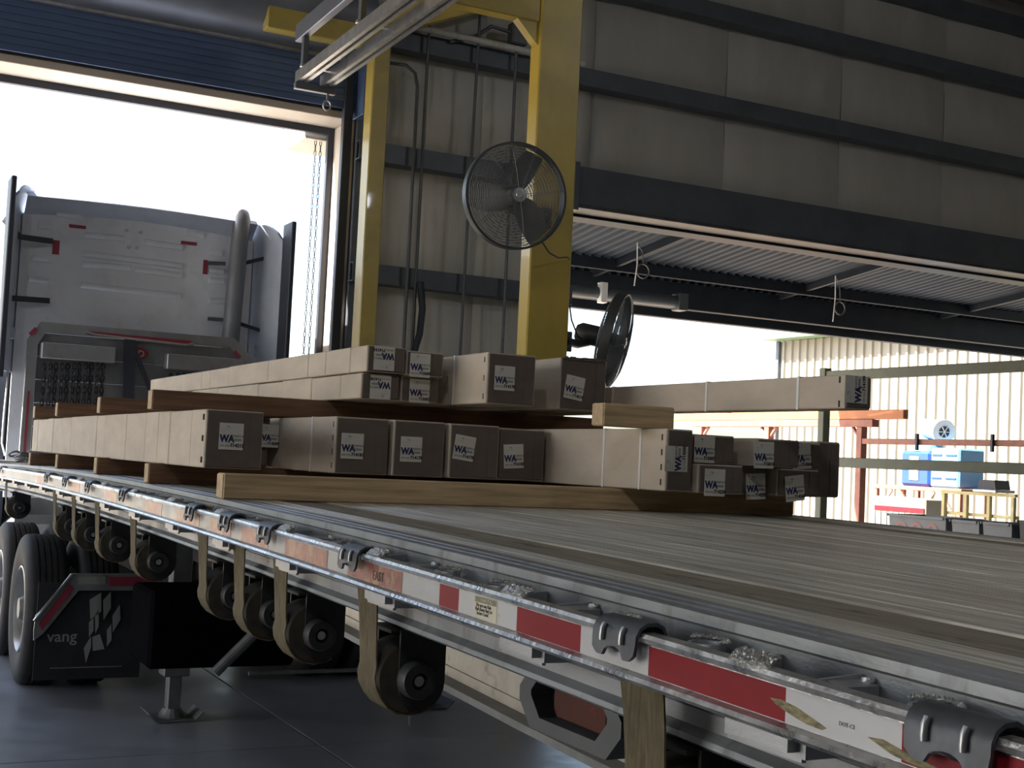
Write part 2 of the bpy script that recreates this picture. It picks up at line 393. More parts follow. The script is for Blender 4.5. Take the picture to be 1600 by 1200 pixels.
w = MB()
w.box(-10, -2.1, 12.42, 12.72, 0, 8.1); w.box(-2.1, 4.36, 12.42, 12.72, 5.06, 8.1)
w.box(4.36, 6.85, 12.42, 12.72, 0, 8.1); w.box(6.85, 17, 12.42, 12.72, 4.47, 8.1)
wf = struct(w.build('wall_front', M_WALLX))
GZ = [3.475, 4.69, 5.86, 6.92]
def bulge(z):
    for a, b in ((-0.5, 1.2), (1.2, 3.475), (3.475, 4.69), (4.69, 5.86), (5.86, 6.92), (6.92, 8.2)):
        if a <= z <= b: return abs(math.sin(PI * (z - a) / (b - a))) ** 0.6
    return 0
def blanket(x0, x1, z0, z1, amp, m):
    nx = 7; nz = max(6, int((z1 - z0) / 0.16)); ph = R.random() * 6
    grid = []
    for i in range(nz + 1):
        z = z0 + (z1 - z0) * i / nz; row = []
        for j in range(nx + 1):
            u = j / nx; x = x0 + (x1 - x0) * u
            d = amp * bulge(z) * (0.35 + 0.65 * math.sin(PI * u) ** 0.45) + 0.006 * math.sin(9 * x + 3 * z + ph)
            row.append((x, 12.40 - d - (0.0 if 0 < j < nx else -0.012), z))
        grid.append(row)
    return MB().sheet(grid, -0.01).build('insulation_panel', m, wf, 60)
xs = [6.86, 7.13, 8.92, 10.64, 12.34, 14.05, 15.8, 17]
for a, b in zip(xs[:-1], xs[1:]): blanket(a + 0.004, b - 0.004, 4.5, 8.1, 0.075, M_INS)
xs = [4.50, 5.16, 5.80, 6.42, 6.85]
for a, b in zip(xs[:-1], xs[1:]): blanket(a + 0.002, b - 0.002, 0.0, 8.1, 0.045, M_LINER)
xs = [-2.1, -0.4, 1.3, 3.0, 4.36]
for a, b in zip(xs[:-1], xs[1:]): blanket(a + 0.004, b - 0.004, 5.7, 8.1, 0.06, M_INS)
def girt(x0, x1, z, name='girt'):
    p = [(12.12, z - 0.095), (12.32, z - 0.095), (12.32, z - 0.085), (12.13, z - 0.085), (12.13, z - 0.06), (12.125, z - 0.06),
         (12.125, z + 0.06), (12.13, z + 0.06), (12.13, z + 0.088), (12.32, z + 0.088), (12.32, z + 0.095), (12.12, z + 0.095)]
    return MB().prism(p, 'x', x0, x1).build(name, M_GIRT, wf)
for z in GZ[:3]: girt(4.36, 6.84, z)
for z in GZ[2:]: girt(6.84, 17, z)
girt(-2.1, 6.84, GZ[3]); girt(6.84, 17, 7.72)
# steel header over the wide side opening: web, flanges
p = [(12.14, 4.43), (12.44, 4.43), (12.44, 4.455), (12.30, 4.455), (12.30, 4.855), (12.44, 4.855), (12.44, 4.875), (12.14, 4.875), (12.14, 4.855), (12.27, 4.855), (12.27, 4.455), (12.14, 4.455)]
p = [(12.12, 4.47), (12.145, 4.47), (12.145, 4.86), (12.44, 4.86), (12.44, 4.88), (12.12, 4.88)]
MB().prism(p, 'x', 6.84, 17).build('header_channel', M_BEAMD, wf)
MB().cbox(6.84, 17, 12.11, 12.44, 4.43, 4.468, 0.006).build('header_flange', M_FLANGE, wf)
MB().cbox(6.87, 17, 12.445, 12.74, 4.40, 4.468, 0.005).build('added_dark_strip', M_CANB, wf)  # dark strip added so the wall's underside does not show bright
MB().cbox(6.80, 6.86, 12.10, 12.44, 4.40, 4.92, 0.005).build('header_end_plate', M_BEAMD, wf)
MB().cbox(6.80, 6.87, 12.30, 12.72, 0, 4.43, 0.005).build('opening_jamb', M_GIRT, wf)
# door trims
struct(MB().cbox(-2.1, 4.36, 12.28, 12.72, 5.0, 5.075, 0.006).build('trim_1', M_TRIM))
struct(MB().cbox(4.30, 4.36, 12.28, 12.72, 0, 4.998, 0.006).build('trim_2', M_TRIM))
struct(MB().cbox(-2.16, -2.1, 12.28, 12.72, 0, 5.07, 0.006).build('trim_3', M_TRIM))
struct(MB().box(-2.1, 4.36, 12.722, 12.78, 4.93, 5.02).build('trim_4', M_FRAMED))
struct(MB().box(4.235, 4.36, 12.722, 12.78, 0, 4.93).build('trim_5', M_FRAMED))
struct(MB().cbox(4.365, 4.50, 12.22, 12.40, 0, 5.3, 0.008).build('trim_6', M_GIRT))
# other walls, roof
wl_ = MB(); wl_.box(-10.2, -10, -14, 3.6, 0, 8.1); wl_.box(-10.2, -10, 11.2, 12.72, 0, 8.1); wl_.box(-10.2, -10, 3.6, 11.2, 5.6, 8.1)   # unseen opening added to let in light from the left
struct(wl_.build('wall_left', M_WALLX))
wb = MB(); wb.box(-10, 17, -14.2, -14, 0, 8.1)
struct(wb.build('wall_back', M_WALLX))
wr = MB(); wr.box(17, 17.2, -14, 12.72, 0, 8.1)
struct(wr.build('wall_right', M_WALLX))
ce = struct(MB().box(-10.2, 17.2, -14.2, 12.9, 8.1, 8.3).build('ceiling', M_ROOFX))
for y in (11.2, 8.4, 5.6, 2.8, 0.0):
    MB().cbox(-10, 17, y - 0.05, y + 0.05, 7.85, 8.098, 0.006).build('purlin', M_GIRT, ce)

# ------------------------------------------------------------------ roller door
rd = thing('rolling_door', 'blue-grey roller door of narrow slats, tinted bluer for lens haze, rolled up above the truck doorway', 'door', (1.1, 12.2, 5.08))
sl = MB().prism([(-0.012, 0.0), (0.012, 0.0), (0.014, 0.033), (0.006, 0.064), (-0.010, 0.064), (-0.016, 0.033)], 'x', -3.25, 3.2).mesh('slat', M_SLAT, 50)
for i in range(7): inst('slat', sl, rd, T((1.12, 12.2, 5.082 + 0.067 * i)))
MB().cbox(-2.1, 4.32, 12.12, 12.19, 5.545, 5.575, 0.005).build('hood_lip', M_GALV, rd)
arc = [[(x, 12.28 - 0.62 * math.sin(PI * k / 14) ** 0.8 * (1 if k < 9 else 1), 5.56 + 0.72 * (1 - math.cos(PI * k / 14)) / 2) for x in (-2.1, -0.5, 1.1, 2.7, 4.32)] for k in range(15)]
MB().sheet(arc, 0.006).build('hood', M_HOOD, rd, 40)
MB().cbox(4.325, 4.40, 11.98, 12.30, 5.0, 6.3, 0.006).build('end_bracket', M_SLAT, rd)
MB().cbox(4.20, 4.29, 12.16, 12.24, 0.0, 5.55, 0.006).build('guide_rail', M_FRAMED, rd)

# box awning outside with its pull chain
aw = thing('door_awning', 'small white sheet-metal box awning outside the top right door corner', 'awning', (4.5, 13.1, 4.88))
MB().cbox(4.0, 5.2, 12.80, 13.5, 4.90, 5.16, 0.01).build('hood', M_MWHITE, aw)
MB().box(4.02, 5.18, 12.80, 13.48, 4.88, 4.898).build('soffit', M_TRIM, aw)
ch = MB(); pts = []
for k in range(70):
    z = 4.86 - k * 0.055
    for dx in (0, 0.055):
        a = (k % 2) * PI / 2
        pts = [(4.15 + dx + 0.011 * math.cos(t) * math.cos(a), 12.86 + 0.011 * math.cos(t) * math.sin(a), z + 0.033 * math.sin(t)) for t in [2 * PI * q / 8 for q in range(8)]]
        ch.tube(pts, 0.004, 4, True)
tag(recentre(ch.build('pull_chain', M_CHAIN)), 'long looped hand chain hanging beside the right door jamb', 'chain')

# ------------------------------------------------------------------ crane columns, beams and rails
def post(name, label, x0, x1, y0, y1, z1, m, cat='column'):
    t = thing(name, label, cat, ((x0 + x1) / 2, (y0 + y1) / 2, 0))
    MB().cbox(x0, x1, y0, y1, 0.03, z1, 0.010).build('shaft', m, t)
    MB().cbox(x0 - 0.1, x1 + 0.1, y0 - 0.1, y1 + 0.1, 0, 0.03, 0.004).build('base_plate', m, t)
    return t
c1 = post('crane_column', 'thick bright yellow steel column that carries the two round fans', 4.69, 5.06, 9.0, 9.17, 6.2, M_YEL)
MB().cbox(2.4, 4.69, 9.02, 9.15, 5.16, 5.62, 0.01).build('top_arm', M_YEL, c1)
MB().prism([(4.69, 5.16), (4.69, 4.98), (4.66, 5.0), (4.50, 5.16)], 'y', 9.04, 9.13).build('gusset', M_YEL, c1)
c2 = post('crane_column', 'slim ochre yellow steel column standing next to the door jamb', 4.30, 4.47, 11.68, 11.88, 5.98, M_YELD)
MB().obox((4.46, 11.78, 5.90), (6.10, 11.78, 6.62), 0.14, 0.26).build('knee_brace', M_YEL, c2)
MB().cbox(3.25, 4.30, 11.70, 11.86, 5.58, 5.86, 0.01).build('cross_beam', M_YELD, c2)
cr = thing('crane_rail', 'pair of shiny galvanised overhead crane rails running towards the door', 'rail', (3.5, 5, 4.95))
def chan(x): return [(x - 0.05, 4.96), (x - 0.015, 4.96), (x - 0.015, 4.968), (x - 0.042, 4.968), (x - 0.042, 5.05), (x + 0.042, 5.05), (x + 0.042, 4.968), (x + 0.015, 4.968), (x + 0.015, 4.96), (x + 0.05, 4.96), (x + 0.05, 5.06), (x - 0.05, 5.06)]
for x in (3.44, 3.67): MB().prism(chan(x), 'y', -3, 11.2).build('track', M_GALV, cr)
for y in (11.0, 9.6, 8.2, 6.8): MB().cbox(3.38, 3.73, y, y + 0.05, 5.062, 5.09, 0.003).build('spreader', M_GALV, cr)
MB().cbox(3.40, 3.47, -3, 11.3, 5.36, 5.52, 0.006).build('carrier_beam', M_HOOD, cr)
for y in (11.1, 9.65, 8.25): MB().cbox(3.41, 3.46, y - 0.03, y + 0.03, 5.09, 5.36, 0.004).build('hanger', M_HOOD, cr)
MB().cbox(3.38, 3.76, 11.14, 11.2, 4.90, 4.958, 0.004).build('end_stop', M_HOOD, cr)
MB().tube([(3.69 + 0.035 * math.cos(2 * PI * k / 16), 11.17, 4.80 + 0.045 * math.sin(2 * PI * k / 16)) for k in range(16)], 0.009, 6, True).build('ring', M_GALV, cr, 60)
MB().cyl((3.69, 11.17, 4.84), (3.69, 11.17, 4.90), 0.012, n=8).build('ring_stem', M_GALV, cr)

# ------------------------------------------------------------------ conduits and pipes fixed to the wall
def pipe(name, label, pts, r, m, cat='conduit'):
    return tag(recentre(MB().tube(pts, r, 8).build(name, m, None, 60)), label, cat)
pipe('conduit', 'bent conduit left of the wall group, hooking over at its top', [(4.62, 12.2, 5.62), (4.80, 12.1, 5.60), (4.88, 12.05, 5.52), (4.905, 12.03, 5.38), (4.905, 12.03, 3.9), (4.90, 12.03, 0.02)], 0.017, M_COND)
pipe('conduit', 'straight thin conduit second from the ochre column on the wall', [(5.00, 12.03, 6.8), (4.995, 12.03, 3.2), (5.0, 12.03, 0.02)], 0.017, M_COND)
pipe('conduit', 'straight thin conduit midway between the two yellow columns', [(5.56, 12.03, 6.8), (5.53, 12.03, 4), (5.50, 12.03, 0.02)], 0.016, M_COND)
pipe('conduit', 'straight conduit dropping from the junction box behind the big fan', [(5.99, 12.03, 6.0), (5.995, 12.03, 3), (6.0, 12.03, 0.02)], 0.017, M_COND)
pipe('drain_hose', 'dark flexible hose curving down the wall behind the cartons', [(5.02, 11.97, 3.42), (5.05, 11.95, 3.15), (5.03, 11.94, 2.9), (4.95, 11.94, 2.6), (4.88, 11.94, 2.2), (4.87, 11.94, 0.03)], 0.035, M_FRAMED, 'hose')
pipe('wall_pipe', 'pale horizontal pipe along the wall above the conduits', [(4.4, 12.02, 5.98), (5.9, 12.02, 5.97), (6.8, 12.02, 5.96)], 0.035, M_LINER, 'pipe')
jb = thing('junction_box', 'small grey electrical box high on the wall beside the thick column', 'electrical box', (6.0, 12.05, 6.0))
MB().cbox(5.92, 6.10, 12.0, 12.12, 6.02, 6.24, 0.006).build('case', M_COND, jb)
MB().cbox(5.93, 6.09, 11.988, 11.999, 6.03, 6.23, 0.003).build('cover', M_COND, jb)
MB().tube([(5.92, 12.05, 6.14), (5.7, 12.05, 6.16), (5.5, 12.06, 6.0), (5.25, 12.08, 5.92)], 0.02, 8).build('elbow', M_COND, jb, 60)

# ------------------------------------------------------------------ lean-to canopy beyond the side opening
can = thing('canopy', 'dark corrugated metal canopy roof outside the wide side opening', 'canopy', (12, 14.3, 4.0))
SL = 0.115
def zr(y): return 4.80 - SL * (y - 12.75)
prof = []
pw = 0.9; npit = 6
for k in range(npit):
    a = k * pw / npit
    prof += [(a, 0.0), (a + 0.03, 0.032), (a + 0.06, 0.032), (a + 0.09, 0.0)]
prof.append((pw - 0.003, 0.0))
def sheetpanel():
    rows = [[(x, y, zr(y) + h) for x, h in prof] for y in (12.75, 14.6, 16.5)]
    return MB().sheet(rows, 0.004).mesh('roof_sheet', M_CANSH)
rs = sheetpanel()
for k in range(17): inst('roof_sheet', rs, can, T((6.0 + 0.9 * k, 0, 0)))
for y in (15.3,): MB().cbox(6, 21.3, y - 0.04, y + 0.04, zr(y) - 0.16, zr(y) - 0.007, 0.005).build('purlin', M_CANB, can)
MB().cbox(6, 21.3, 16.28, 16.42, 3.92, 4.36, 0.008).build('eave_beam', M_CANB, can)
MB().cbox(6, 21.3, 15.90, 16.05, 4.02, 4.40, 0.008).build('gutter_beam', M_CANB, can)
for x in (6.95, 21.1): MB().cbox(x - 0.09, x + 0.09, 16.2, 16.38, 0, 3.92, 0.008).build('column', M_CANB, can)
for x in (9.3, 12.6, 15.9): MB().obox((x, 12.75, 4.735), (x, 15.88, 4.375), 0.06, 0.09).build('rafter', M_CANB, can)
for k, (x, y, zt, zb, lab) in enumerate(((8.75, 13.9, 4.5, 3.95, 'thin white cord and ring hanging below the canopy near the column'), (12.3, 14.3, 4.5, 3.85, 'thin wire with a ring hanging from the middle of the canopy'))):
    hw = thing('hanging_wire', lab, 'wire', (x, y, zb), 'wires hanging below the canopy')
    MB().tube([(x, y, zt), (x + 0.01, y, (zt + zb) / 2), (x - 0.02, y, zb)], 0.008, 6).build('wire', M_BAND, hw)
    MB().tube([(x + 0.1 + 0.09 * math.cos(2 * PI * q / 16), y, zb + 0.2 + 0.09 * math.sin(2 * PI * q / 16)) for q in range(16)], 0.010, 6, True).build('ring', M_COND, hw)
    MB().tube([(x, y, zt - 0.02), (x + 0.08, y, zt - 0.1), (x + 0.1, y, zb + 0.29)], 0.007, 6).build('tail', M_COND, hw)
lt = thing('tube_heater', 'dark tubular unit with a bright white end bracket under the canopy', 'heater', (9.1, 15.4, 3.9))
MB().cyl((8.2, 15.3, 4.02), (10.3, 15.3, 4.02), 0.085, n=14).build('tube', M_BEAMD, lt, 40)
MB().cbox(9.02, 9.12, 15.18, 15.30, 3.88, 4.16, 0.008).build('bracket', M_MWHITE, lt)
MB().cbox(10.3, 10.45, 15.2, 15.4, 3.9, 4.14, 0.008).build('end_box', M_BEAMD, lt)

# ------------------------------------------------------------------ unseen lamps added to light the hall
def fill_lamp(x, y, power, label):
    t = thing('added_fill_lamp', label, 'lamp', (x, y, 7.2), 'unseen lamps added to light the hall')
    MB().lathe([(0.05, 0.42), (0.12, 0.40), (0.14, 0.25), (0.30, 0.0), (0.29, 0.0), (0.13, 0.24), (0.04, 0.26)], (x, y, 7.2), 'z', 24).build('added_lamp_reflector', M_GALV, t, 40)
    MB().cyl((x, y, 7.62), (x, y, 8.098), 0.02, n=8).build('added_lamp_rod', M_COND, t)
    MB().lathe([(0.0, 0.0), (0.11, 0.0), (0.09, 0.05), (0.0, 0.06)], (x, y, 7.3), 'z', 16, False).build('added_lamp_bulb', M_LAMP, t, 40)
    d = bpy.data.lights.new('fill_lamp_light', 'POINT'); d.energy = power; d.shadow_soft_size = 0.18; d.color = (0.95, 0.97, 1.0)
    o = bpy.data.objects.new('fill_lamp_light', d); COL.objects.link(o); o.parent = t; o.location = (0, 0, -0.12)
fill_lamp(8.2, 4.4, 45, 'unseen lamp added under the roof for the light from the upper right')
fill_lamp(9.6, -3.0, 90, 'unseen fill lamp added under the roof behind the photographer on the right')
fill_lamp(-3.5, -2.0, 190, 'unseen fill lamp added under the roof behind the photographer on the left')

# ================================================================== FLATBED TRAILER
def zc(y): return 1.528 - 0.0019 * (y - 6.2) ** 2          # cambered deck height
def at_y(px, py, Y):
    d = ROT @ Vector((px - 800.0, 600.0 - py, -2050.0)); d *= Y / d.y
    return Vector((d.x, d.y, d.z + H))
TY0, TY1 = -2.6, 11.75
YS = [TY0 + (TY1 - TY0) * k / 28 for k in range(29)]
tr = thing('flatbed_trailer', 'long aluminium flatbed trailer loaded with cartons, red and white tape along its rail', 'trailer', (2.5, 4.5, 0))
def ribbed(x0, x1, pitch=0.021, h=0.0035):
    n = max(1, round((x1 - x0 - 0.004) / pitch)); p = (x1 - x0 - 0.004) / n; pts = []
    for k in range(n):
        a = x0 + 0.002 + k * p
        pts += [(a + 0.15 * p, 0), (a + 0.5 * p, 0), (a + 0.58 * p, -h), (a + 0.97 * p, -h)]
    return pts + [(x1 - 0.002, -h), (x1 - 0.002, -0.03), (x0 + 0.002, -0.03), (x0 + 0.002, 0)]
for a, b in ((1.302, 1.415), (1.585, 1.785), (1.787, 1.985), (1.987, 2.185), (2.187, 2.385), (2.387, 2.60), (2.602, 2.80), (2.802, 3.005), (3.007, 3.21), (3.212, 3.415), (3.585, 3.688)):
    MB().sweep(ribbed(a, b), YS, zc).build('deck_plank', M_DECK, tr)
for a, b in ((1.417, 1.583), (3.417, 3.583)):
    MB().sweep([(a, -0.004), (b, -0.004), (b, -0.03), (a, -0.03)], YS, zc).build('nailing_strip', M_NAIL, tr)
# side rails (outer face, lip, bottom flange); the right one is mirrored
SR = [(1.200, -0.002), (1.204, 0.0), (1.222, 0.0), (1.225, -0.004), (1.236, -0.004), (1.239, 0.0), (1.258, 0.0), (1.261, -0.004), (1.272, -0.004), (1.275, 0.0), (1.300, 0.0), (1.300, -0.018),
      (1.222, -0.018), (1.222, -0.186), (1.262, -0.190), (1.262, -0.203), (1.198, -0.203), (1.190, -0.197), (1.193, -0.188), (1.206, -0.176), (1.206, -0.150), (1.202, -0.146), (1.202, -0.022), (1.198, -0.018)]
MB().sweep(SR, YS, zc).build('side_rail', M_ALUS, tr)
MB().sweep([(4.99 - x, z) for x, z in reversed(SR)], YS, zc).build('side_rail', M_ALUS, tr)
RR = [(1.086, -0.036), (1.089, -0.030), (1.112, -0.029), (1.116, -0.034), (1.108, -0.044), (1.108, -0.094), (1.116, -0.102), (1.112, -0.108),
      (1.088, -0.108), (1.082, -0.102), (1.086, -0.096), (1.097, -0.092), (1.097, -0.046), (1.089, -0.043)]
rub = MB().sweep(RR, YS, zc).build('rub_rail', M_ALUB, tr)
MB().sweep([(4.99 - x, z) for x, z in reversed(RR)], YS, zc).build('rub_rail', M_ALUB, tr)
webp = [(1.0965, -0.047), (1.0985, -0.047), (1.0985, -0.0915), (1.0965, -0.0915)]
MB().sweep(webp, YS, zc).build('rail_web_face', M_ALU, rub)
def tape(y0, y1, m, name='reflective_tape', inset=0.0, x=1.0958):
    n = max(1, int((y1 - y0) / 0.2)); ys = [y0 + (y1 - y0) * k / n for k in range(n + 1)]
    return MB().sweep([(x, -0.0475 - inset), (1.0966, -0.0475 - inset), (1.0966, -0.0908 + inset), (x, -0.0908 + inset)], ys, zc).build(name, m, rub)
for a, b, m in ((0.72, 1.135, M_RED), (1.135, 1.341, M_WHITE), (1.341, 1.66, M_RED), (1.66, 1.862, M_WHITE), (1.862, 2.089, M_RED), (2.089, 2.169, M_WHITE), (2.264, 2.336, M_WHITE), (2.336, 2.429, M_RED),
                (2.628, 2.967, M_REDF), (3.114, 3.461, M_REDF), (3.62, 3.90, M_REDF), (4.02, 4.28, M_REDF), (4.42, 4.75, M_REDF), (5.0, 5.3, M_REDF), (5.9, 6.2, M_REDF), (6.9, 7.2, M_REDF), (8.2, 8.5, M_REDF)):
    tape(a, b, m)
# warning label with its lettering
FACE = Matrix(((0, 0, -1, 0), (-1, 0, 0, 0), (0, 1, 0, 0), (0, 0, 0, 1)))       # text on a face turned to -X
wl = tape(2.169, 2.264, M_WARN, 'warning_label', 0.0008, 1.0953)
yw_, zw_ = 2.264, zc(2.2) - 0.0475
MB().box(1.0948, 1.0953, 2.172, 2.261, zw_ - 0.0125, zw_ - 0.002).build('warning_header', M_WARNHD, rub)
it = [(text_mesh('WARNING', 0.0105, M_WARN), T((1.0945, 2.236, zw_ - 0.0108)) @ FACE)]
ob = bpy.data.objects.new('header_lettering', join_meshes(it, 'header_lettering')); COL.objects.link(ob); ob.parent = rub; ob.matrix_basis = WM[rub.name].inverted()
it = [(text_mesh(s_, 0.0098, M_BLACKINK), T((1.0949, 2.258 - dx, zw_ - 0.0205 - 0.0075 * k)) @ FACE) for k, (s_, dx) in enumerate((('Do not use Rub', 0.003), ('Rail (Sway Bar) to', 0.0), ('Secure Load.', 0.006)))]
ob = bpy.data.objects.new('warning_lettering', join_meshes(it, 'warning_lettering')); COL.objects.link(ob); ob.parent = rub; ob.matrix_basis = WM[rub.name].inverted()
ob = bpy.data.objects.new('rail_lettering', join_meshes([(text_mesh('EAST', 0.030, M_BLACKINK), T((1.0952, 2.80, zc(2.75) - 0.082)) @ FACE)], 'rail_lettering')); COL.objects.link(ob); ob.parent = rub; ob.matrix_basis = WM[rub.name].inverted()
ob = bpy.data.objects.new('tape_code', join_meshes([(text_mesh('DOT-C2', 0.0075, M_GREYINK), T((1.0952, 1.240, zc(1.23) - 0.072)) @ FACE)], 'tape_code')); COL.objects.link(ob); ob.parent = rub; ob.matrix_basis = WM[rub.name].inverted()
for pts in ([(1.372, -0.066), (1.35, -0.064), (1.32, -0.067), (1.285, -0.075), (1.262, -0.081), (1.27, -0.085), (1.30, -0.084), (1.33, -0.079), (1.36, -0.072)],
            [(1.19, -0.075), (1.165, -0.072), (1.13, -0.078), (1.08, -0.083), (1.06, -0.0885), (1.11, -0.0895), (1.15, -0.086)]):
    MB().prism([(y, zc(y) + z) for y, z in pts], 'x', 1.0953, 1.0957).build('olive_smear', M_SMEAR, rub)
# stake pockets, pipe spools and welds between rub rail and side rail
pk = MB()
for y in (-0.085, 0.078): pk.prism([(1.109, -0.036), (1.199, -0.030), (1.199, -0.135), (1.109, -0.135)], 'y', y, y + 0.007)
pk.box(1.109, 1.116, -0.078, 0.078, -0.14, -0.036)
pk.prism([(-0.085, -0.036), (-0.115, -0.040), (-0.115, -0.11), (-0.085, -0.12)], 'x', 1.14, 1.2)
pk = pk.mesh('stake_pocket', M_ALU)
wd = MB()
for k in range(9):
    y = -0.015 + k * 0.0085
    wd.tube([(1.118, y, -0.018 - 0.003 * (k % 2)), (1.106, y + 0.002, -0.021), (1.094, y, -0.030)], 0.0065, 6)
wd = wd.mesh('weld_bead', M_WELD, 50)
wv = MB()
for k in range(6): wv.lathe([(0.0, -0.006), (0.008, -0.004), (0.0095, 0), (0.008, 0.004), (0.0, 0.006)], (1.194, -0.100, -0.036 - 0.006 * k), 'z', 8, False)
wv = wv.mesh('weld_bead', M_WELD, 60)
lp = MB().prism([(1.092, -0.109), (1.118, -0.109), (1.140, -0.128), (1.092, -0.128)], 'y', -0.07, 0.055).mesh('pocket_pad', M_ALU)
sp = MB().lathe([(0.030, -0.11), (0.030, -0.038), (0.027, -0.033), (0.022, -0.033), (0.022, -0.11)], (1.155, 0, 0), 'z', 20).mesh('pipe_spool', M_ALU, 40)
sw = MB()
for k in range(18):
    t = PI * k / 17; sw.lathe([(0.0, -0.005), (0.0055, 0), (0.0, 0.005)], (1.158 + 0.027 * math.sin(t), 0.036 * math.cos(t), -0.030 + 0.001 * (k % 2)), 'z', 6, False)
sw = sw.mesh('weld_bead', M_WELD, 60)
y = 0.02
while y < 11.6:
    p = inst('stake_pocket', pk, tr, T((0, y, zc(y))))
    if y < 7:
        inst('weld_bead', wd, p, T((0, y, zc(y)))); inst('weld_bead', wv, p, T((0, y, zc(y))))
    inst('pocket_pad', lp, p, T((0, y, zc(y))))
    for d in (0.2, -0.25):
        q = inst('pipe_spool', sp, tr, T((0, y + d, zc(y + d))))
        if y < 6: inst('weld_bead', sw, q, T((0, y + d, zc(y + d))))
    y += 0.69
# main beams, cross members
def zb(y):
    pts = [(-3, 0.86), (3.2, 0.86), (5.7, 0.955), (8.0, 1.14), (9.0, 1.20), (12, 1.20)]
    for (a, za), (b, z2) in zip(pts[:-1], pts[1:]):
        if a <= y <= b: return za + (z2 - za) * (y - a) / (b - a)
    return 0.86
for X in (2.02, 2.98):
    m = MB(); vs = []; fs = []
    ys = [TY0 + (11.4 - TY0) * k / 20 for k in range(21)]
    for y in ys:
        for x in (X - 0.006, X + 0.006): vs += [(x, y, zb(y)), (x, y, zc(y) - 0.135)]
    for i in range(20):
        a = i * 4; b = a + 4
        fs += [(a, b, b + 1, a + 1), (a + 2, a + 3, b + 3, b + 2), (a, a + 2, b + 2, b), (a + 1, b + 1, b + 3, a + 3)]
    fs += [(0, 1, 3, 2), (80, 82, 83, 81)]
    m.add(vs, fs); m.build('main_beam', M_BEAM, tr)
    MB().sweep([(X - 0.07, 0.012), (X - 0.07, -0.012), (X + 0.07, -0.012), (X + 0.07, 0.012), (X + 0.012, 0.018), (X - 0.012, 0.018)], ys, zb).build('beam_flange', M_GREYST, tr)
    MB().sweep([(X - 0.014, 0.052), (X - 0.014, 0.018), (X - 0.006, 0.018), (X - 0.006, 0.052)], ys, zb).build('flange_fillet', M_BEAM, tr)
y = -2.2
while y < 11.6:
    z = zc(y)
    MB().prism([(y - 0.03, z - 0.134), (y + 0.03, z - 0.134), (y + 0.03, z - 0.126), (y + 0.004, z - 0.126), (y + 0.004, z - 0.034), (y + 0.03, z - 0.034), (y + 0.03, z - 0.031), (y - 0.03, z - 0.031), (y - 0.03, z - 0.034), (y - 0.004, z - 0.034), (y - 0.004, z - 0.126), (y - 0.03, z - 0.126)], 'x', 1.225, 3.765).build('crossmember', M_GREYST, tr)
    y += 0.61
MB().cbox(1.2, 3.79, 11.755, 11.80, 1.24, 1.50, 0.006).build('nose_plate', M_ALU, tr)
# winches under the left rail
wx, wz = 1.225, -0.318
pl = []
for k in range(13):
    t = PI + PI * k / 12; pl.append((0.02 + 0.058 * math.cos(t), 0.064 * math.sin(t) - 0.008))
pl += [(0.078, 0.113), (-0.038, 0.113)]
wfm = MB(); wfm.prism(pl, 'y', -0.074, -0.066); wfm.prism(pl, 'y', 0.066, 0.074); wfm.box(-0.06, 0.06, -0.066, 0.066, 0.105, 0.113)
wfm = wfm.mesh('winch', M_BLACK)
wdr = MB().lathe([(0.02, -0.058), (0.080, -0.058), (0.086, -0.052), (0.086, 0.052), (0.080, 0.058), (0.02, 0.058)], (0, 0, 0), 'y', 28).mesh('strap_roll', M_WEBD, 40)
whb = MB().lathe([(0.0, -0.080), (0.018, -0.080), (0.020, -0.112), (0.040, -0.112), (0.043, -0.105), (0.044, -0.075), (0.0, -0.075)], (0, 0, 0), 'y', 24, False).mesh('winch_cap', M_BLACK, 40)
wrt = MB(); wrt.lathe([(0.0, 0.075), (0.058, 0.075), (0.058, 0.088), (0.0, 0.088)], (0, 0, 0), 'y', 14, False); wrt = wrt.mesh('ratchet_wheel', M_GREYST)
wbt = MB().lathe([(0.0, -0.105), (0.012, -0.105), (0.016, -0.098), (0.016, -0.09), (0.0, -0.09)], (0, 0, 0), 'y', 12, False).mesh('shaft_end', M_GALV, 40)
WY = [10.46, 7.98, 7.29, 6.57, 5.70, 4.50, 4.04, 3.61, 2.92, 1.73]
for y in WY:
    mx = T((wx, y - 0.012, zc(y) + wz))
    wq = inst('winch', wfm, tr, mx)
    inst('strap_roll', wdr, wq, mx); inst('winch_cap', whb, wq, mx); inst('ratchet_wheel', wrt, wq, mx); inst('shaft_end', wbt, wq, mx)
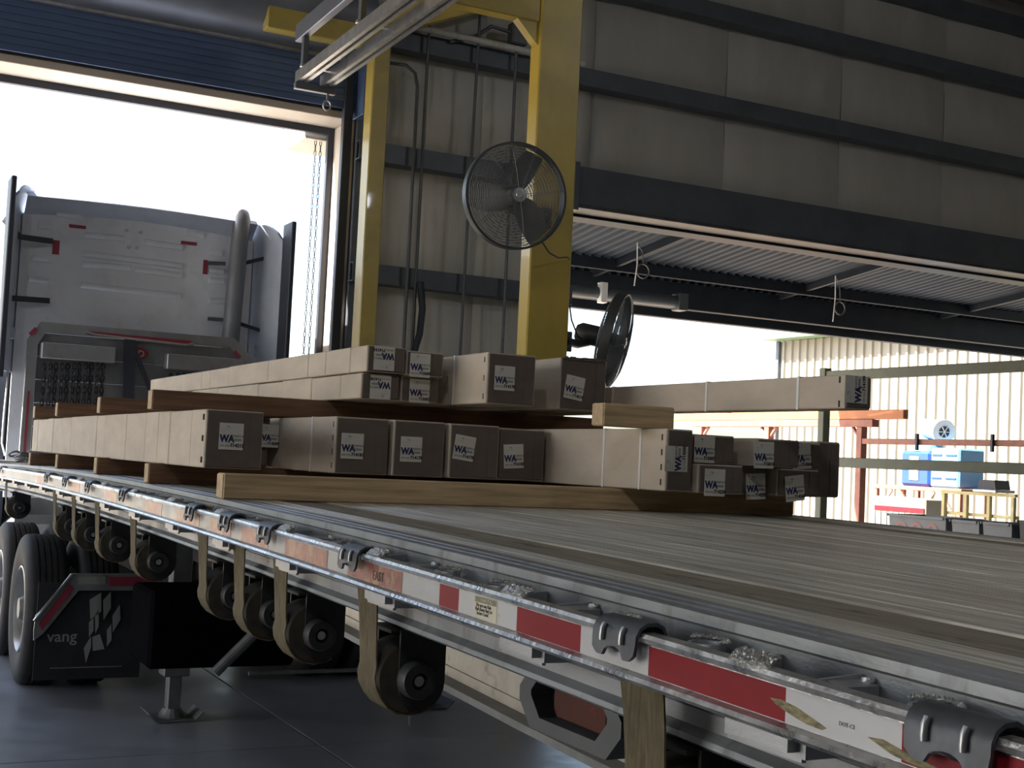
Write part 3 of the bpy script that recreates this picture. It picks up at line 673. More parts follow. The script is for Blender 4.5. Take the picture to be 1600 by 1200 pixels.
# straps with flat hooks, one thing each
def strap_mesh():
    path = [(1.128, -0.026), (1.129, -0.06), (1.129, -0.11), (1.131, -0.17), (1.134, -0.24)]
    path += [(wx + 0.0885 * math.cos(t), wz + 0.0885 * math.sin(t)) for t in [math.radians(a) for a in (165, 180, 195, 212, 230, 250, 270, 290, 305)]]
    grid = []
    for i, (x, z) in enumerate(path):
        k = min(i, 8) / 8; wv_ = 0.006 * math.sin(i * 1.3)
        hw = 0.057 + 0.001 * k
        off = -0.012 * k
        grid.append([(x + 0.004 * math.sin(3 * PI * j / 6 + i) * (1 - k), off + wv_ + hw * (j / 3 - 1), z) for j in range(7)])
    return MB().sheet(grid, 0.004).mesh('webbing', M_WEB, 60)
def hook_mesh():
    path = [(1.134, -0.050), (1.133, -0.034), (1.128, -0.022), (1.114, -0.0155), (1.096, -0.0165), (1.083, -0.024), (1.0765, -0.036), (1.0755, -0.050), (1.0745, -0.062), (1.074, -0.075)]
    ny = 16; grid = []
    for i, (x, z) in enumerate(path):
        row = []
        for j in range(ny + 1):
            u = -1 + 2 * j / ny; zz = z; hw = 0.062
            if i == len(path) - 1:                                     # two prongs with a wide notch
                zz = z + 0.017 * max(0.0, 1 - (u / 0.50) ** 2) ** 0.6
                if abs(u) > 0.72: zz += 0.011 * ((abs(u) - 0.72) / 0.28) ** 1.5
            if i >= len(path) - 2: hw = 0.062 - 0.002 * abs(u)
            row.append((x, u * hw, zz))
        grid.append(row)
    return MB().sheet(grid, 0.0055).mesh('flat_hook', M_HOOK, 45)
def rib_mesh():
    m = MB(); y = 0.0
    if True:
        m.tube([(1.0775, y, -0.0265), (1.0735, y, -0.034), (1.0722, y, -0.046), (1.0725, y, -0.052)], 0.0046, 8)
    return m.mesh('hook_rib', M_HOOKB, 60)
SM, HM, RM = strap_mesh(), hook_mesh(), rib_mesh()
ords = ['far front-most olive strap hanging at the left picture edge', 'ninth strap from the right, under the far end of the long pale carton', 'eighth strap from the right, above the left truck tyres', 'seventh strap from the right along the trailer side',
        'sixth strap from the right, just left of the first big carton end', 'fifth strap from the right, above the truck mudflap gap', 'fourth strap from the right along the trailer side',
        'third strap from the right, between faded red tape pieces', 'second strap from the right with its winch fully in view', 'nearest olive webbing strap hanging below the white and red tape']
for y, lab in zip(WY, ords):
    hy = y if y != 10.46 else 10.3
    st = thing('tie_down_strap', lab, 'strap', (1.13, y, zc(y) - 0.4), 'tie-down straps along the trailer side')
    mx = T((0, y, zc(y))); inst('webbing', SM, st, mx)
    h = inst('flat_hook', HM, st, mx)
    for d in (-0.028, 0.028): inst('hook_rib', RM, h, mx @ T((0, d, 0)))
st = thing('tie_down_strap', 'flat steel strap hook alone at the lower right corner of the picture', 'strap', (1.13, 1.05, zc(1.05) - 0.1), 'tie-down straps along the trailer side')
mx = T((0, 1.05, zc(1.05))); h = inst('flat_hook', HM, st, mx)
for d in (-0.028, 0.028): inst('hook_rib', RM, h, mx @ T((0, d, 0)))
# amber marker lamp
def octo(y0, y1, z0, z1, c): return [(y0 + c, z0), (y1 - c, z0), (y1, z0 + c), (y1, z1 - c), (y1 - c, z1), (y0 + c, z1), (y0, z1 - c), (y0, z0 + c)]
zl = zc(2.25) - 0.205
ml = MB().ring(octo(2.05, 2.45, zl - 0.130, zl - 0.002, 0.05), octo(2.10, 2.40, zl - 0.104, zl - 0.014, 0.04), 'x', 1.30, 1.345).build('marker_lamp', M_RUBL, tr)
MB().prism(octo(2.06, 2.44, zl - 0.125, zl - 0.004, 0.05), 'x', 1.346, 1.42).build('lamp_body', M_BLACK, ml)
MB().prism(octo(2.14, 2.34, zl - 0.095, zl - 0.020, 0.012), 'x', 1.322, 1.3455).build('lamp_lens', M_AMBER, ml)
tk = MB().cbox(1.34, 1.80, 1.30, 1.66, 1.0, 1.275, 0.03).build('air_tank_box', M_BLACK, tr)
MB().tube([(1.33, 1.68, 1.28), (1.33, 1.68, 1.05), (1.35, 1.68, 0.99), (1.6, 1.68, 0.97)], 0.008, 6).build('tank_strap', M_GALV, tk)
# landing gear
def leg(x, y, m, wid):
    l = MB().cbox(x - wid / 2, x + wid / 2, y - 0.06, y + 0.06, 0.40, 1.26, 0.006).build('landing_leg', m, tr)
    MB().cbox(x - wid / 2 + 0.02, x + wid / 2 - 0.02, y - 0.045, y + 0.045, 0.06, 0.40, 0.005).build('inner_leg', m, l)
    MB().cbox(x - wid / 2 - 0.02, x + wid / 2 + 0.02, y - 0.075, y + 0.075, 0.27, 0.36, 0.006).build('leg_collar', m, l)
    MB().sheet([[(x + dx, y + dy, z) for dy in (-0.13, 0.13)] for dx, z in ((-0.17, 0.055), (-0.12, 0.006), (0.12, 0.006), (0.17, 0.055))], 0.006).build('foot', m, l)
    MB().lathe([(0.05, 0.014), (0.09, 0.014), (0.055, 0.07), (0.05, 0.07)], (x, y, 0), 'z', 16).build('foot_cup', m, l)
    return l
leg(1.955, 8.28, M_GREYST, 0.12); leg(3.66, 8.28, M_BLACK, 0.20)
MB().cyl((2.45, 7.50, 0.86), (2.02, 7.56, 0.40), 0.032, n=12).build('leg_brace', M_GREYST, tr)
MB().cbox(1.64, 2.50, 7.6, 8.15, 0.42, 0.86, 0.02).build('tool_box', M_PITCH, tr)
MB().cyl((2.2, 7.5, 0.40), (3.3, 7.5, 0.40), 0.012, n=8).build('crank_rod', M_GREYST, tr)
MB().tube([(3.05, 7.2, 0.9), (3.04, 7.2, 0.5), (3.09, 7.2, 0.3), (3.10, 7.2, 0.12)], 0.008, 6).build('air_line', M_GREYST, tr)

# ================================================================== TRUCK
tk = thing('semi_truck', 'white semi tractor seen from behind outside the doorway, with headache rack', 'truck', (2.45, 13, 0))
def sheet_poly(pts, y0, y1, name, m, par): return MB().prism(pts, 'y', y0, y1).build(name, m, par)
back = sheet_poly([(1.35, 1.15), (3.50, 1.15), (3.50, 3.74), (3.40, 3.80), (2.45, 3.83), (1.50, 3.80), (1.35, 3.74)], 12.64, 12.70, 'cab_back', M_CAB, tk)
MB().cbox(1.37, 3.48, 12.71, 14.9, 1.1, 3.74, 0.08).build('sleeper_body', M_CAB, tk)
MB().prism([(14.9, 1.0), (17.6, 1.0), (17.7, 1.3), (17.5, 1.75), (15.9, 2.0), (15.3, 2.9), (14.9, 3.3)], 'x', 1.5, 3.35).build('hood', M_CAB, tk)
def rib(p, q, r=0.022, par=back, m=M_CAB):
    a = at_y(*p, 12.64); b = at_y(*q, 12.64)
    MB().tube([a, b], 0.030, 10).build('stamped_rib', m, par, 60)
for p, q in (((131, 367), (193, 373)), ((226, 378), (285, 387)), ((128, 396), (284, 416)), ((128, 413), (204, 419)), ((211, 421), (284, 431)), ((126, 445), (282, 463)),
             ((60, 352), (80, 354)), ((50, 403), (78, 406)), ((45, 435), (77, 438)), ((88, 334), (128, 339)), ((290, 364), (318, 368)), ((328, 394), (347, 396)), ((327, 423), (349, 425)), ((327, 438), (350, 440)), ((327, 470), (350, 471))):
    rib(p, q)
def decal(x0, y0, x1, y1):
    a = at_y(x0, y0, 12.633); b = at_y(x1, y1, 12.633)
    MB().box(a.x, b.x, 12.628, 12.634, min(a.z, b.z), max(a.z, b.z)).build('red_marker_tape', M_REDT, back)
for d in ((108, 350, 134, 358), (83, 375, 92, 398), (283, 376, 307, 384), (318, 406, 324, 429)): decal(*d)
for p in ((198, 360), (220, 363), (202, 386), (214, 387)):
    a = at_y(*p, 12.63); MB().cyl((a.x, 12.62, a.z), (a.x, 12.64, a.z), 0.016, n=10).build('bolt', M_CABIN, back)
# roof lip, side extenders with rubber edges
gr = []
for k in range(9):
    u = k / 8; x = 1.36 + 2.12 * u; cr_ = 0.06 * math.sin(PI * u)
    gr.append([(x, 12.66, 3.73 + cr_), (x, 12.56, 3.80 + cr_), (x, 12.46, 3.875 + 0.4 * cr_), (x, 12.50, 3.895 + 0.4 * cr_), (x, 12.8, 3.94 + cr_)])
MB().sheet(gr, 0.012).build('roof_fairing', M_CABIN, tk, 40)
def extender(x0, x1, ztop, sgn):
    g_ = []
    for k in range(11):
        v = k / 10; z = 2.28 + (ztop - 2.28) * v
        row = []
        for j in range(7):
            u = j / 6; inw = 0.10 * max(0, (v - 0.86) / 0.14) ** 2
            y = 12.68 - 0.42 * u; cut = 0.10 * (max(0, u - 0.45) / 0.55) ** 2
            zz = z - cut * (1 if v > 0.99 else 0)
            row.append((x0 + (x1 - x0) * u - sgn * inw * (1 - 0.4 * u), y, zz))
        g_.append(row)
    e = MB().sheet(g_, 0.02 * sgn).build('side_extender', M_CABIN, tk, 40)
    MB().cbox(min(x1, x1 + 0.045 * sgn), max(x1, x1 + 0.045 * sgn), 11.99, 12.27, 2.20, ztop - 0.01, 0.008).build('rubber_edge', M_FRAMED, e)
    return e
extender(3.50, 3.685, 3.875, 1); el = extender(1.35, 1.215, 3.96, -1)
for p, q in (((326, 411), (352, 412)), ((378, 412), (421, 402)), ((325, 498), (350, 500)), ((372, 505), (412, 518))):
    a = at_y(*p, 12.58); b = at_y(*q, 12.50); MB().obox(a, b, 0.02, 0.035).build('stay_bar', M_FRAMED, tk)
for p, q in (((5, 341), (30, 370)), ((30, 370), (82, 377)), ((20, 466), (77, 470))):
    a = at_y(*p, 12.45); b = at_y(*q, 12.58); MB().obox(a, b, 0.02, 0.05).build('stay_bar', M_FRAMED, tk)
for z in (2.62, 2.84, 3.06): MB().cyl((3.545, 12.60, z), (3.565, 12.60, z), 0.012, n=8).build('bolt', M_GALV, tk)
MB().cbox(1.16, 1.362, 12.72, 16.4, 0.30, 2.95, 0.03).build('side_fairing', M_SKIRT, tk)
MB().tube([at_y(13, 580, 12.2), at_y(11, 600, 12.15), at_y(6, 650, 12.1), at_y(3, 692, 12.0), at_y(8, 712, 11.9)], 0.008, 6).build('air_hose', M_BAND, tk, 60)
# exhaust stack
MB().tube([(3.27, 12.46, 1.0), (3.28, 12.46, 2.6), (3.315, 12.46, 3.72), (3.325, 12.47, 3.82), (3.335, 12.50, 3.90), (3.34, 12.56, 3.95)], 0.084, 20).build('exhaust_stack', M_CHROME, tk, 50)
# small square lamps
for p in ((15, 520), (404, 548)):
    a = at_y(*p, 12.55); MB().cbox(a.x - 0.05, a.x + 0.05, 12.53, 12.57, a.z - 0.055, a.z + 0.055, 0.012).build('work_lamp', M_CABIN, tk)
# headache rack
YR = 12.08
ro = [(1.39, 0.95), (1.40, 2.55), (1.50, 2.71), (3.21, 2.71), (3.40, 2.53), (3.40, 0.95)]
ri = [(1.475, 1.03), (1.485, 2.51), (1.545, 2.625), (3.17, 2.625), (3.315, 2.48), (3.315, 1.03)]
rack = MB().ring(ro, ri, 'y', YR - 0.035, YR + 0.035).build('headache_rack', M_RACK, tk)
for k in range(8):
    z = 0.98 + 0.205 * k
    MB().cbox(1.49, 3.29, YR + 0.005, YR + 0.03, z, z + 0.198, 0.004).build('rack_plank', M_RACKP, rack)
def bar(p, q, w_, h_, nm, m, y): MB().obox(at_y(*p, y), at_y(*q, y), w_, h_).build(nm, m, rack)
MB().tube([at_y(135, 519, YR - 0.06), at_y(150, 523, YR - 0.07), at_y(290, 539, YR - 0.07), at_y(302, 538, YR - 0.06)], 0.011, 8).build('grab_rod', M_GALV, rack, 60)
bar((137, 520), (298, 535), 0.01, 0.03, 'red_strip', M_REDT, YR - 0.042)
for (x0, y0, x1, y1) in ((63, 543, 178, 556), (258, 562, 378, 574)):
    a = at_y(x0, y0, YR - 0.05); b = at_y(x1, y1, YR - 0.05)
    MB().cbox(a.x, b.x, YR - 0.14, YR - 0.002, b.z - 0.07, b.z + 0.07, 0.008).build('chain_tray', M_RACK, rack)
bar((205, 528), (200, 690), 0.03, 0.08, 'centre_post', M_FRAMED, YR - 0.06)
bar((197, 528), (192, 690), 0.03, 0.03, 'centre_post', M_FRAMED, YR - 0.06)
bar((208, 540), (240, 625), 0.03, 0.04, 'centre_brace', M_FRAMED, YR - 0.055)
for p, q in (((47, 523), (57, 513)), ((366, 549), (375, 559))): bar(p, q, 0.006, 0.035, 'red_corner_tape', M_REDT, YR - 0.048)
a = at_y(24, 650, YR - 0.05)
MB().box(1.425, 1.445, YR - 0.042, YR - 0.036, 1.45, 2.10).build('red_post_tape', M_REDT, rack)
a = at_y(215, 552, YR - 0.02)
MB().prism([(a.x + 0.09 * math.cos(2 * PI * k / 24) * 1.1, a.z + 0.055 * math.sin(2 * PI * k / 24)) for k in range(24)], 'y', YR - 0.012, YR + 0.004).build('maker_badge', M_REDT, rack)
inst('badge_lettering', text_mesh('MD', 0.085, M_STICK, 'CENTER'), rack, T((a.x, YR - 0.0135, a.z - 0.03)) @ RX(PI / 2))
link = MB().tube([(0.016 * math.cos(2 * PI * q / 8), 0, 0.034 * math.sin(2 * PI * q / 8)) for q in range(8)], 0.0065, 5, True).v
lf = MB().tube([(0.016 * math.cos(2 * PI * q / 8), 0, 0.034 * math.sin(2 * PI * q / 8)) for q in range(8)], 0.0065, 5, True).f
def chain(n):
    m = MB()
    for k in range(n):
        rot = RZ((k % 2) * PI / 2 + 0.3)
        m.add([tuple(rot @ Vector(p) + Vector((R.uniform(-0.004, 0.004), 0, -0.052 * k))) for p in link], lf)
    return m.mesh('chain', M_CHAIN, 60)
CH = [chain(9), chain(8), chain(10)]
for k in range(11):
    a = at_y(70 + 9.2 * k, 565, YR - 0.07); inst('chain', CH[k % 3], rack, T((a.x, YR - 0.06 - 0.02 * (k % 2), a.z - 0.045)))
for k in range(8):
    a = at_y(268 + 10 * k, 582, YR - 0.07); inst('chain', CH[k % 3], rack, T((a.x, YR - 0.06 - 0.02 * (k % 2), a.z - 0.04)))
# chassis and wheels
MB().cbox(1.36, 3.50, 12.75, 14.9, 0.30, 1.09, 0.10).build('underbody', M_BLACK, tk)
MB().cyl((1.62, 12.35, 0.72), (1.62, 14.4, 0.72), 0.31, n=28).build('fuel_tank', M_CHROME, tk, 40)
MB().cyl((3.28, 12.35, 0.72), (3.28, 14.4, 0.72), 0.31, n=28).build('fuel_tank', M_CHROME, tk, 40)
MB().cbox(1.95, 2.95, 11.7, 12.72, 0.35, 0.71, 0.05).build('gearbox_cover', M_BLACK, tk)
MB().cbox(2.06, 2.16, 8.95, 16.8, 0.72, 0.98, 0.008).build('chassis_rail', M_BLACK, tk)
MB().cbox(2.74, 2.84, 8.95, 16.8, 0.72, 0.98, 0.008).build('chassis_rail', M_BLACK, tk)
MB().cbox(1.98, 2.92, 9.75, 10.75, 1.02, 1.14, 0.02).build('fifth_wheel', M_BLACK, tk)
for y in (9.7, 11.02): MB().cyl((1.5, y, 0.515), (3.45, y, 0.515), 0.07, n=14).build('axle', M_BLACK, tk)
tp = [(0.285, -0.095), (0.30, -0.118), (0.36, -0.136), (0.44, -0.140), (0.485, -0.128), (0.506, -0.112), (0.514, -0.095)]
for x in (-0.062, -0.024, 0.016, 0.054): tp += [(0.515, x), (0.503, x + 0.001), (0.503, x + 0.009), (0.515, x + 0.010)]
tp += [(0.514, 0.095), (0.506, 0.112), (0.485, 0.128), (0.44, 0.140), (0.36, 0.136), (0.30, 0.118), (0.285, 0.095)]
TM = MB().lathe(tp, (0, 0, 0), 'x', 48).mesh('tyre', M_RUBBER, 30)
RMsh = MB().lathe([(0.286, -0.11), (0.296, -0.125), (0.284, -0.128), (0.270, -0.10), (0.255, 0.02), (0.20, 0.05), (0.15, 0.03), (0.13, -0.02), (0.0, -0.02)], (0, 0, 0), 'x', 40, False).mesh('rim', M_RIM, 35)
HB = MB().lathe([(0.0, -0.13), (0.07, -0.13), (0.085, -0.10), (0.09, -0.02), (0.0, -0.02)], (0, 0, 0), 'x', 20, False)
for k in range(10):
    t = 2 * PI * k / 10; HB.cyl((0.035, 0.17 * math.cos(t), 0.17 * math.sin(t)), (-0.0, 0.17 * math.cos(t), 0.17 * math.sin(t)), 0.016, n=6)
HB = HB.mesh('hub', M_GREYST, 35)
for y in (9.7, 11.02):
    for x, s_ in ((1.315, 1), (1.65, 1), (3.30, -1), (3.635, -1)):
        mx = T((x, y, 0.515)) @ (RZ(PI) if s_ < 0 else Matrix())
        wq = inst('wheel', TM, tk, mx)
        inst('rim', RMsh, wq, mx)
        if x in (1.315, 3.635): inst('hub', HB, wq, mx)
for x, s_ in ((1.36, 1), (3.58, -1)):
    mx = T((x, 16.6, 0.515)) @ (RZ(PI) if s_ < 0 else Matrix()); wq = inst('wheel', TM, tk, mx); inst('rim', RMsh, wq, mx)
# mudflap with bracket, lettering and slanted emblem
YF = 9.05
fp = MB().sheet([[(1.22 + 0.68 * j / 6, YF - 0.01 * math.sin(PI * i / 5), 0.76 - 0.63 * i / 5) for j in range(7)] for i in range(6)], 0.008).build('mudflap', M_RUBBER, tk, 60)
q = [at_y(*p, YF - 0.02) for p in ((52, 985), (55, 962), (112, 896), (275, 896), (275, 922), (122, 922), (66, 990), (52, 1000))]
MB().prism([(p.x, p.z) for p in q], 'y', YF - 0.045, YF - 0.015).build('flap_bracket', M_GREYST, tk)
def flapq(pts, m, nm):
    q = [at_y(*p, YF - 0.047) for p in pts]; MB().prism([(p.x, p.z) for p in q], 'y', YF - 0.0495, YF - 0.0455).build(nm, m, fp)
flapq(((60, 975), (108, 912), (116, 919), (66, 985)), M_REDT, 'red_bracket_tape'); flapq(((122, 901), (165, 901), (165, 913), (122, 913)), M_FLAPW, 'white_bracket_tape'); flapq(((170, 901), (240, 901), (240, 916), (170, 916)), M_REDT, 'red_bracket_tape')
MB().obox(at_y(53, 970, YF - 0.05), at_y(112, 897, YF - 0.05), 0.03, 0.012).build('bracket_edge', M_GALV, fp)
for pts in (((140, 937), (158, 926), (158, 955), (141, 968)), ((161, 938), (173, 925), (173, 950), (162, 968)), ((139, 972), (146, 966), (146, 985), (139, 995)), ((148, 962), (154, 953), (154, 978), (149, 989)),
            ((176, 962), (187, 945), (188, 968), (176, 988)), ((167, 985), (174, 975), (174, 1000), (167, 1010)), ((131, 1013), (142, 994), (142, 1011), (134, 1035)), ((144, 995), (156, 991), (163, 1014), (145, 1017))):
    q = [at_y(*p, YF - 0.018) for p in pts]; MB().prism([(p.x, p.z) for p in q], 'y', YF - 0.024, YF - 0.016).build('emblem_plate', M_FLAPW, fp)
a = at_y(73, 1003, YF - 0.02)
inst('flap_lettering', text_mesh('vang', 0.105, M_FLAPW, 'LEFT', 0.001), fp, T((a.x, YF - 0.018, a.z)) @ RX(PI / 2) @ Matrix.Shear('XY', 4, (0.18, 0)) if False else T((a.x, YF - 0.018, a.z)) @ RX(PI / 2))
a = at_y(78, 1045, YF - 0.02); b = at_y(190, 1042, YF - 0.02)
MB().box(a.x, b.x, YF - 0.02, YF - 0.0165, a.z, a.z + 0.006).build('flap_line', M_GREYST, fp)

# ================================================================== CARGO
# crosswise timbers under and between the cartons
def timber(label, x0, x1, y, z, m=M_WOOD, h=0.089, d=0.089, rz=0.0, grp='crosswise timbers between the cartons'):
    t = thing('timber', label, 'timber', ((x0 + x1) / 2, y, z), grp)
    L_ = (x1 - x0) / 2
    mx = T(((x0 + x1) / 2, y, z)) @ RZ(rz)
    b = MB().cbox(-L_ + 0.002, L_ - 0.002, -d / 2, d / 2, 0, h, 0.004).mesh('beam', m); inst('beam', b, t, mx)
    for s_ in (-1, 1):
        e = MB().box(*sorted((s_ * L_, s_ * (L_ - 0.0019))), -d / 2 + 0.004, d / 2 - 0.004, 0.004, h - 0.004).mesh('end_grain', M_WOODEND); inst('end_grain', e, t, mx)
    return t
timber('nearest pine timber lying crosswise on the deck in front of the cartons', 1.205, 3.73, 4.60, zc(4.6))
for y, lab in ((5.90, 'second lower timber, its end showing under the front of the pale carton'), (7.2, 'third lower timber under the middle of the long pale carton'), (8.6, 'fourth lower timber under the long pale carton'), (9.9, 'farthest lower timber under the far end of the pale carton')):
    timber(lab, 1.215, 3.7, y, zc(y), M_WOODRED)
ZU = 1.853
for y, dz, x0, x1, lab in ((5.92, 0, 1.215, 3.54, 'nearest upper timber, dark reddish, on top of the lower carton row'), (7.25, -0.005, 1.22, 3.5, 'second upper timber lying on the lower carton row'), (8.75, -0.010, 1.215, 3.5, 'third upper timber lying on the lower carton row'), (9.95, -0.015, 1.23, 3.5, 'farthest upper timber on the lower carton row')):
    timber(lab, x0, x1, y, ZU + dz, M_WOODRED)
timber('short pine block propping the long narrow carton at the right', 2.62, 2.95, 4.40, 1.856, M_WOOD)

def sticker(par, X, Y, Z, ang, num, w_=0.098, h_=0.106):
    """white shipping label with print on a carton end turned to the camera"""
    base = T((X, Y, Z)) @ RX(PI / 2) @ RZ(ang)
    me = STK.setdefault((w_, h_), MB().cbox(-w_ / 2, w_ / 2, -h_ / 2, h_ / 2, 0, 0.0008, 0.0003).mesh('label', M_STICK))
    lb = inst('label', me, par, base)
    up = T((0, 0, 0.0013))
    inst('brand_lettering', text_mesh('WA', 0.036, M_NAVY, 'LEFT', 0.0019), lb, base @ up @ T((-0.045, -0.022, 0)) @ Matrix.Diagonal((0.92, 1.08, 1, 1)))
    if 'small' not in STK:
        m = [(text_mesh("STARTS 0", 0.0115, M_GREYINK, 'LEFT', 0.0004), T((0.0, -0.002, 0))), (text_mesh('000000', 0.014, M_GREYINK, 'LEFT', 0.0005), T((0.0, -0.018, 0))),
             (text_mesh('000 000', 0.012, M_GREYINK), T((-0.044, -0.041, 0))), (text_mesh('-----------', 0.010, M_GREYINK), T((-0.042, 0.026, 0))), (text_mesh('Mfg  --  --  --', 0.009, M_GREYINK), T((-0.02, 0.036, 0))), (text_mesh('--------', 0.008, M_GREYINK), T((-0.042, 0.016, 0)))]
        STK['small'] = join_meshes(m, 'fine_print')
    inst('fine_print', STK['small'], lb, base @ up)['kind'] = 'stuff'
    inst('number_lettering', text_mesh(num, 0.0185, M_BLACKINK, 'LEFT', 0.0009), lb, base @ up @ T((-0.003, -0.041, 0)))
STK = {}
def carton(label, x0, w_, h, z, y0, L_, pitch=0.0, yaw=0.0, seams=(), bands=(), slots=0, lab=None, group=None, m=M_CARD, flap=True):
    t = thing('carton', label, 'carton', (x0 + w_ / 2, y0, z), group)
    mx = T((x0 + w_ / 2, y0, z)) @ RZ(yaw) @ RX(pitch)
    c = 0.004
    hw = w_ / 2
    if seams:
        cuts = [0.006] + sorted(seams) + [L_]
        for a, b in zip(cuts[:-1], cuts[1:]):
            e = R.uniform(0.0, 0.0035)
            g_ = MB().cbox(-hw + 0.002 - e, hw - 0.002 + e, a + 0.0022, b - 0.0022, 0.001, h - 0.003 + e, 0.0045).mesh('carton_sleeve', m)
            inst('carton_sleeve', g_, t, mx)
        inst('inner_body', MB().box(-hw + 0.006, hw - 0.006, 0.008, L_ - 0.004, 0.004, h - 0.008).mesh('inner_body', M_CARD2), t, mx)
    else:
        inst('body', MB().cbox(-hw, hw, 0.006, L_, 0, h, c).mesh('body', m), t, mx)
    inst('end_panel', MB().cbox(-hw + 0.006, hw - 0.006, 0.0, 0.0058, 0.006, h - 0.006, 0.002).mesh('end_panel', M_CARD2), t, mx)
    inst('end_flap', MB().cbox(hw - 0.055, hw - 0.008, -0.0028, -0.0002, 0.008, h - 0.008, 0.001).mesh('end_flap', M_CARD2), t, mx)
    for yb in bands:
        bm_ = MB(); t_ = 0.0022
        bm_.box(-hw - t_, hw + t_, yb, yb + 0.014, h, h + t_); bm_.box(-hw - t_, hw + t_, yb, yb + 0.014, -0.001, 0.0)
        bm_.box(-hw - t_, -hw - 0.0002, yb, yb + 0.014, 0, h); bm_.box(hw + 0.0002, hw + t_, yb, yb + 0.014, 0, h)
        inst('strapping_band', bm_.mesh('strapping_band', M_BAND), t, mx)
    for k in range(slots):
        zz = h * (0.14 + 0.72 * k / max(1, slots - 1))
        e = 0.004 if seams else 0.0006
        inst('slot', MB().cbox(-hw - e, -hw + 0.002, 0.030, 0.040, zz - 0.012, zz + 0.012, 0.0005).mesh('slot', M_SLOT), t, mx)
    if lab:
        px, py, ang, num = lab
        P = at_y(px, py, y0 - 0.0005)
        sticker(t, P.x, y0 - 0.0035 - 0.0, P.z, math.radians(ang), num)
    return t
GL = 'lower row of cartons'; GU = 'upper row of cartons'
pz = 1.7
def seamY(pxs, X, y0, yl=690):
    out = []
    for p in pxs:
        d = ROT @ Vector((p - 800.0, 600.0 - yl, -2050.0)); out.append(d.y * X / d.x - y0)
    return out
LP = -0.0036
carton('long pale carton nearest the trailer edge, label 714212 on its end', 1.28, 0.235, 0.235, 1.617, 5.15, 5.2, LP, seams=seamY((54, 58, 73, 82, 95, 110, 150, 163, 196, 226, 246, 264, 297), 1.28, 5.15), slots=3, lab=(361, 682, 0, '714212'), group=GL)
carton('flat carton set back in the dark gap, lower of two right of carton 714212', 1.575, 0.20, 0.114, 1.617, 5.95, 4.2, LP, group=GL)
carton('flat carton set back in the dark gap, upper of two right of carton 714212', 1.575, 0.20, 0.112, 1.732, 5.93, 4.2, LP, lab=(419, 681, 0, '714209'), group=GL)
carton('square carton with white band and lit left side, label 714181', 1.82, 0.235, 0.235, 1.617, 5.15, 5.0, LP, bands=(0.30, 1.4, 2.8), slots=4, lab=(550, 697, 0, '714181'), group=GL)
carton('square carton with straight label, second in the row of four lower ends', 2.070, 0.235, 0.235, 1.617, 5.13, 5.0, LP, bands=(0.5, 2.0), lab=(642, 702, 0, '714178'), group=GL)
carton('square carton with label tilted clockwise, third of four lower ends', 2.320, 0.235, 0.233, 1.617, 5.11, 5.0, LP, bands=(0.5, 2.0), lab=(725, 700, -7, '714178'), group=GL)
carton('square carton with low-set label, rightmost of four lower ends', 2.568, 0.235, 0.228, 1.617, 5.15, 5.0, LP, bands=(0.5, 2.0), lab=(802, 713, 4, '714183'), group=GL)
carton('narrow upright carton with two white bands and sideways label', 2.83, 0.122, 0.240, 1.616, 4.22, 5.4, LP, bands=(0.18, 0.46, 2.4), slots=4, lab=(1056, 717, 90, '714200'), group=GL)
carton('flat carton beside the narrow upright one, upper of its pair', 2.975, 0.205, 0.112, 1.731, 4.26, 5.0, LP, lab=(1100, 702, 0, '715007'), group=GL)
carton('flat carton beside the narrow upright one, lower of its pair', 2.968, 0.215, 0.113, 1.614, 4.20, 5.0, LP, lab=(1116, 754, 0, '714258'), group=GL)
carton('flat carton with upright label, upper of the second pair from the right', 3.248, 0.212, 0.112, 1.728, 4.20, 5.0, LP, lab=(1193, 711, 1, '715018'), group=GL)
carton('flat carton with half hidden label, lower of the second pair from the right', 3.205, 0.20, 0.112, 1.612, 4.34, 5.0, LP, lab=(1180, 760, 3, '714259'), group=GL)
carton('flat carton with tilted half hidden label, upper right of the lower stack', 3.472, 0.20, 0.110, 1.727, 4.32, 5.0, LP, lab=(1252, 713, 6, '714266'), group=GL)
carton('flat carton with tilted label, lower right of the lower stack', 3.432, 0.22, 0.112, 1.612, 4.30, 5.0, LP, lab=(1241, 763, 7, '714268'), group=GL)
carton('dark narrow upright carton closing the lower row at the right', 3.690, 0.122, 0.236, 1.612, 4.36, 5.0, LP, group=GL)
# upper row
ZB = 1.944
v1 = seamY((403, 440, 486, 531, 300, 340), 2.02, 5.42, 610); v2 = seamY((315, 328, 357, 418, 480, 507, 545), 2.02, 5.38, 570)
carton('pale long carton with upside-down label, lower of the upper-left pair', 2.02, 0.182, 0.115, ZB, 5.42, 4.5, -0.002, seams=[s_ for s_ in v1 if 0.05 < s_ < 4.4], lab=(594, 605, 180, '714190'), group=GU)
carton('pale long carton with upside-down label, topmost at the upper left', 2.025, 0.185, 0.118, ZB + 0.118, 5.38, 4.5, -0.002, seams=[s_ for s_ in v2 if 0.05 < s_ < 4.4], lab=(600, 560, 180, '714191'), group=GU)
carton('small carton right of the pale pair, lower one', 2.210, 0.182, 0.113, ZB, 5.42, 4.4, -0.002, lab=(655, 611, 0, '715007'), group=GU)
carton('small carton right of the pale pair, upper one', 2.212, 0.180, 0.110, ZB + 0.115, 5.38, 4.4, -0.002, lab=(656, 571, 0, '715009'), group=GU)
carton('big square carton with lit banded side, left of two on top', 2.462, 0.235, 0.222, ZB, 5.07, 4.6, -0.002, bands=(0.34, 1.8), slots=3, lab=(788, 591, 0, '714178'), group=GU)
carton('big square carton with crooked label and ragged edge, right of two on top', 2.855, 0.24, 0.232, ZB, 5.13, 4.6, -0.002, lab=(897, 606, -8, '714218'), group=GU)
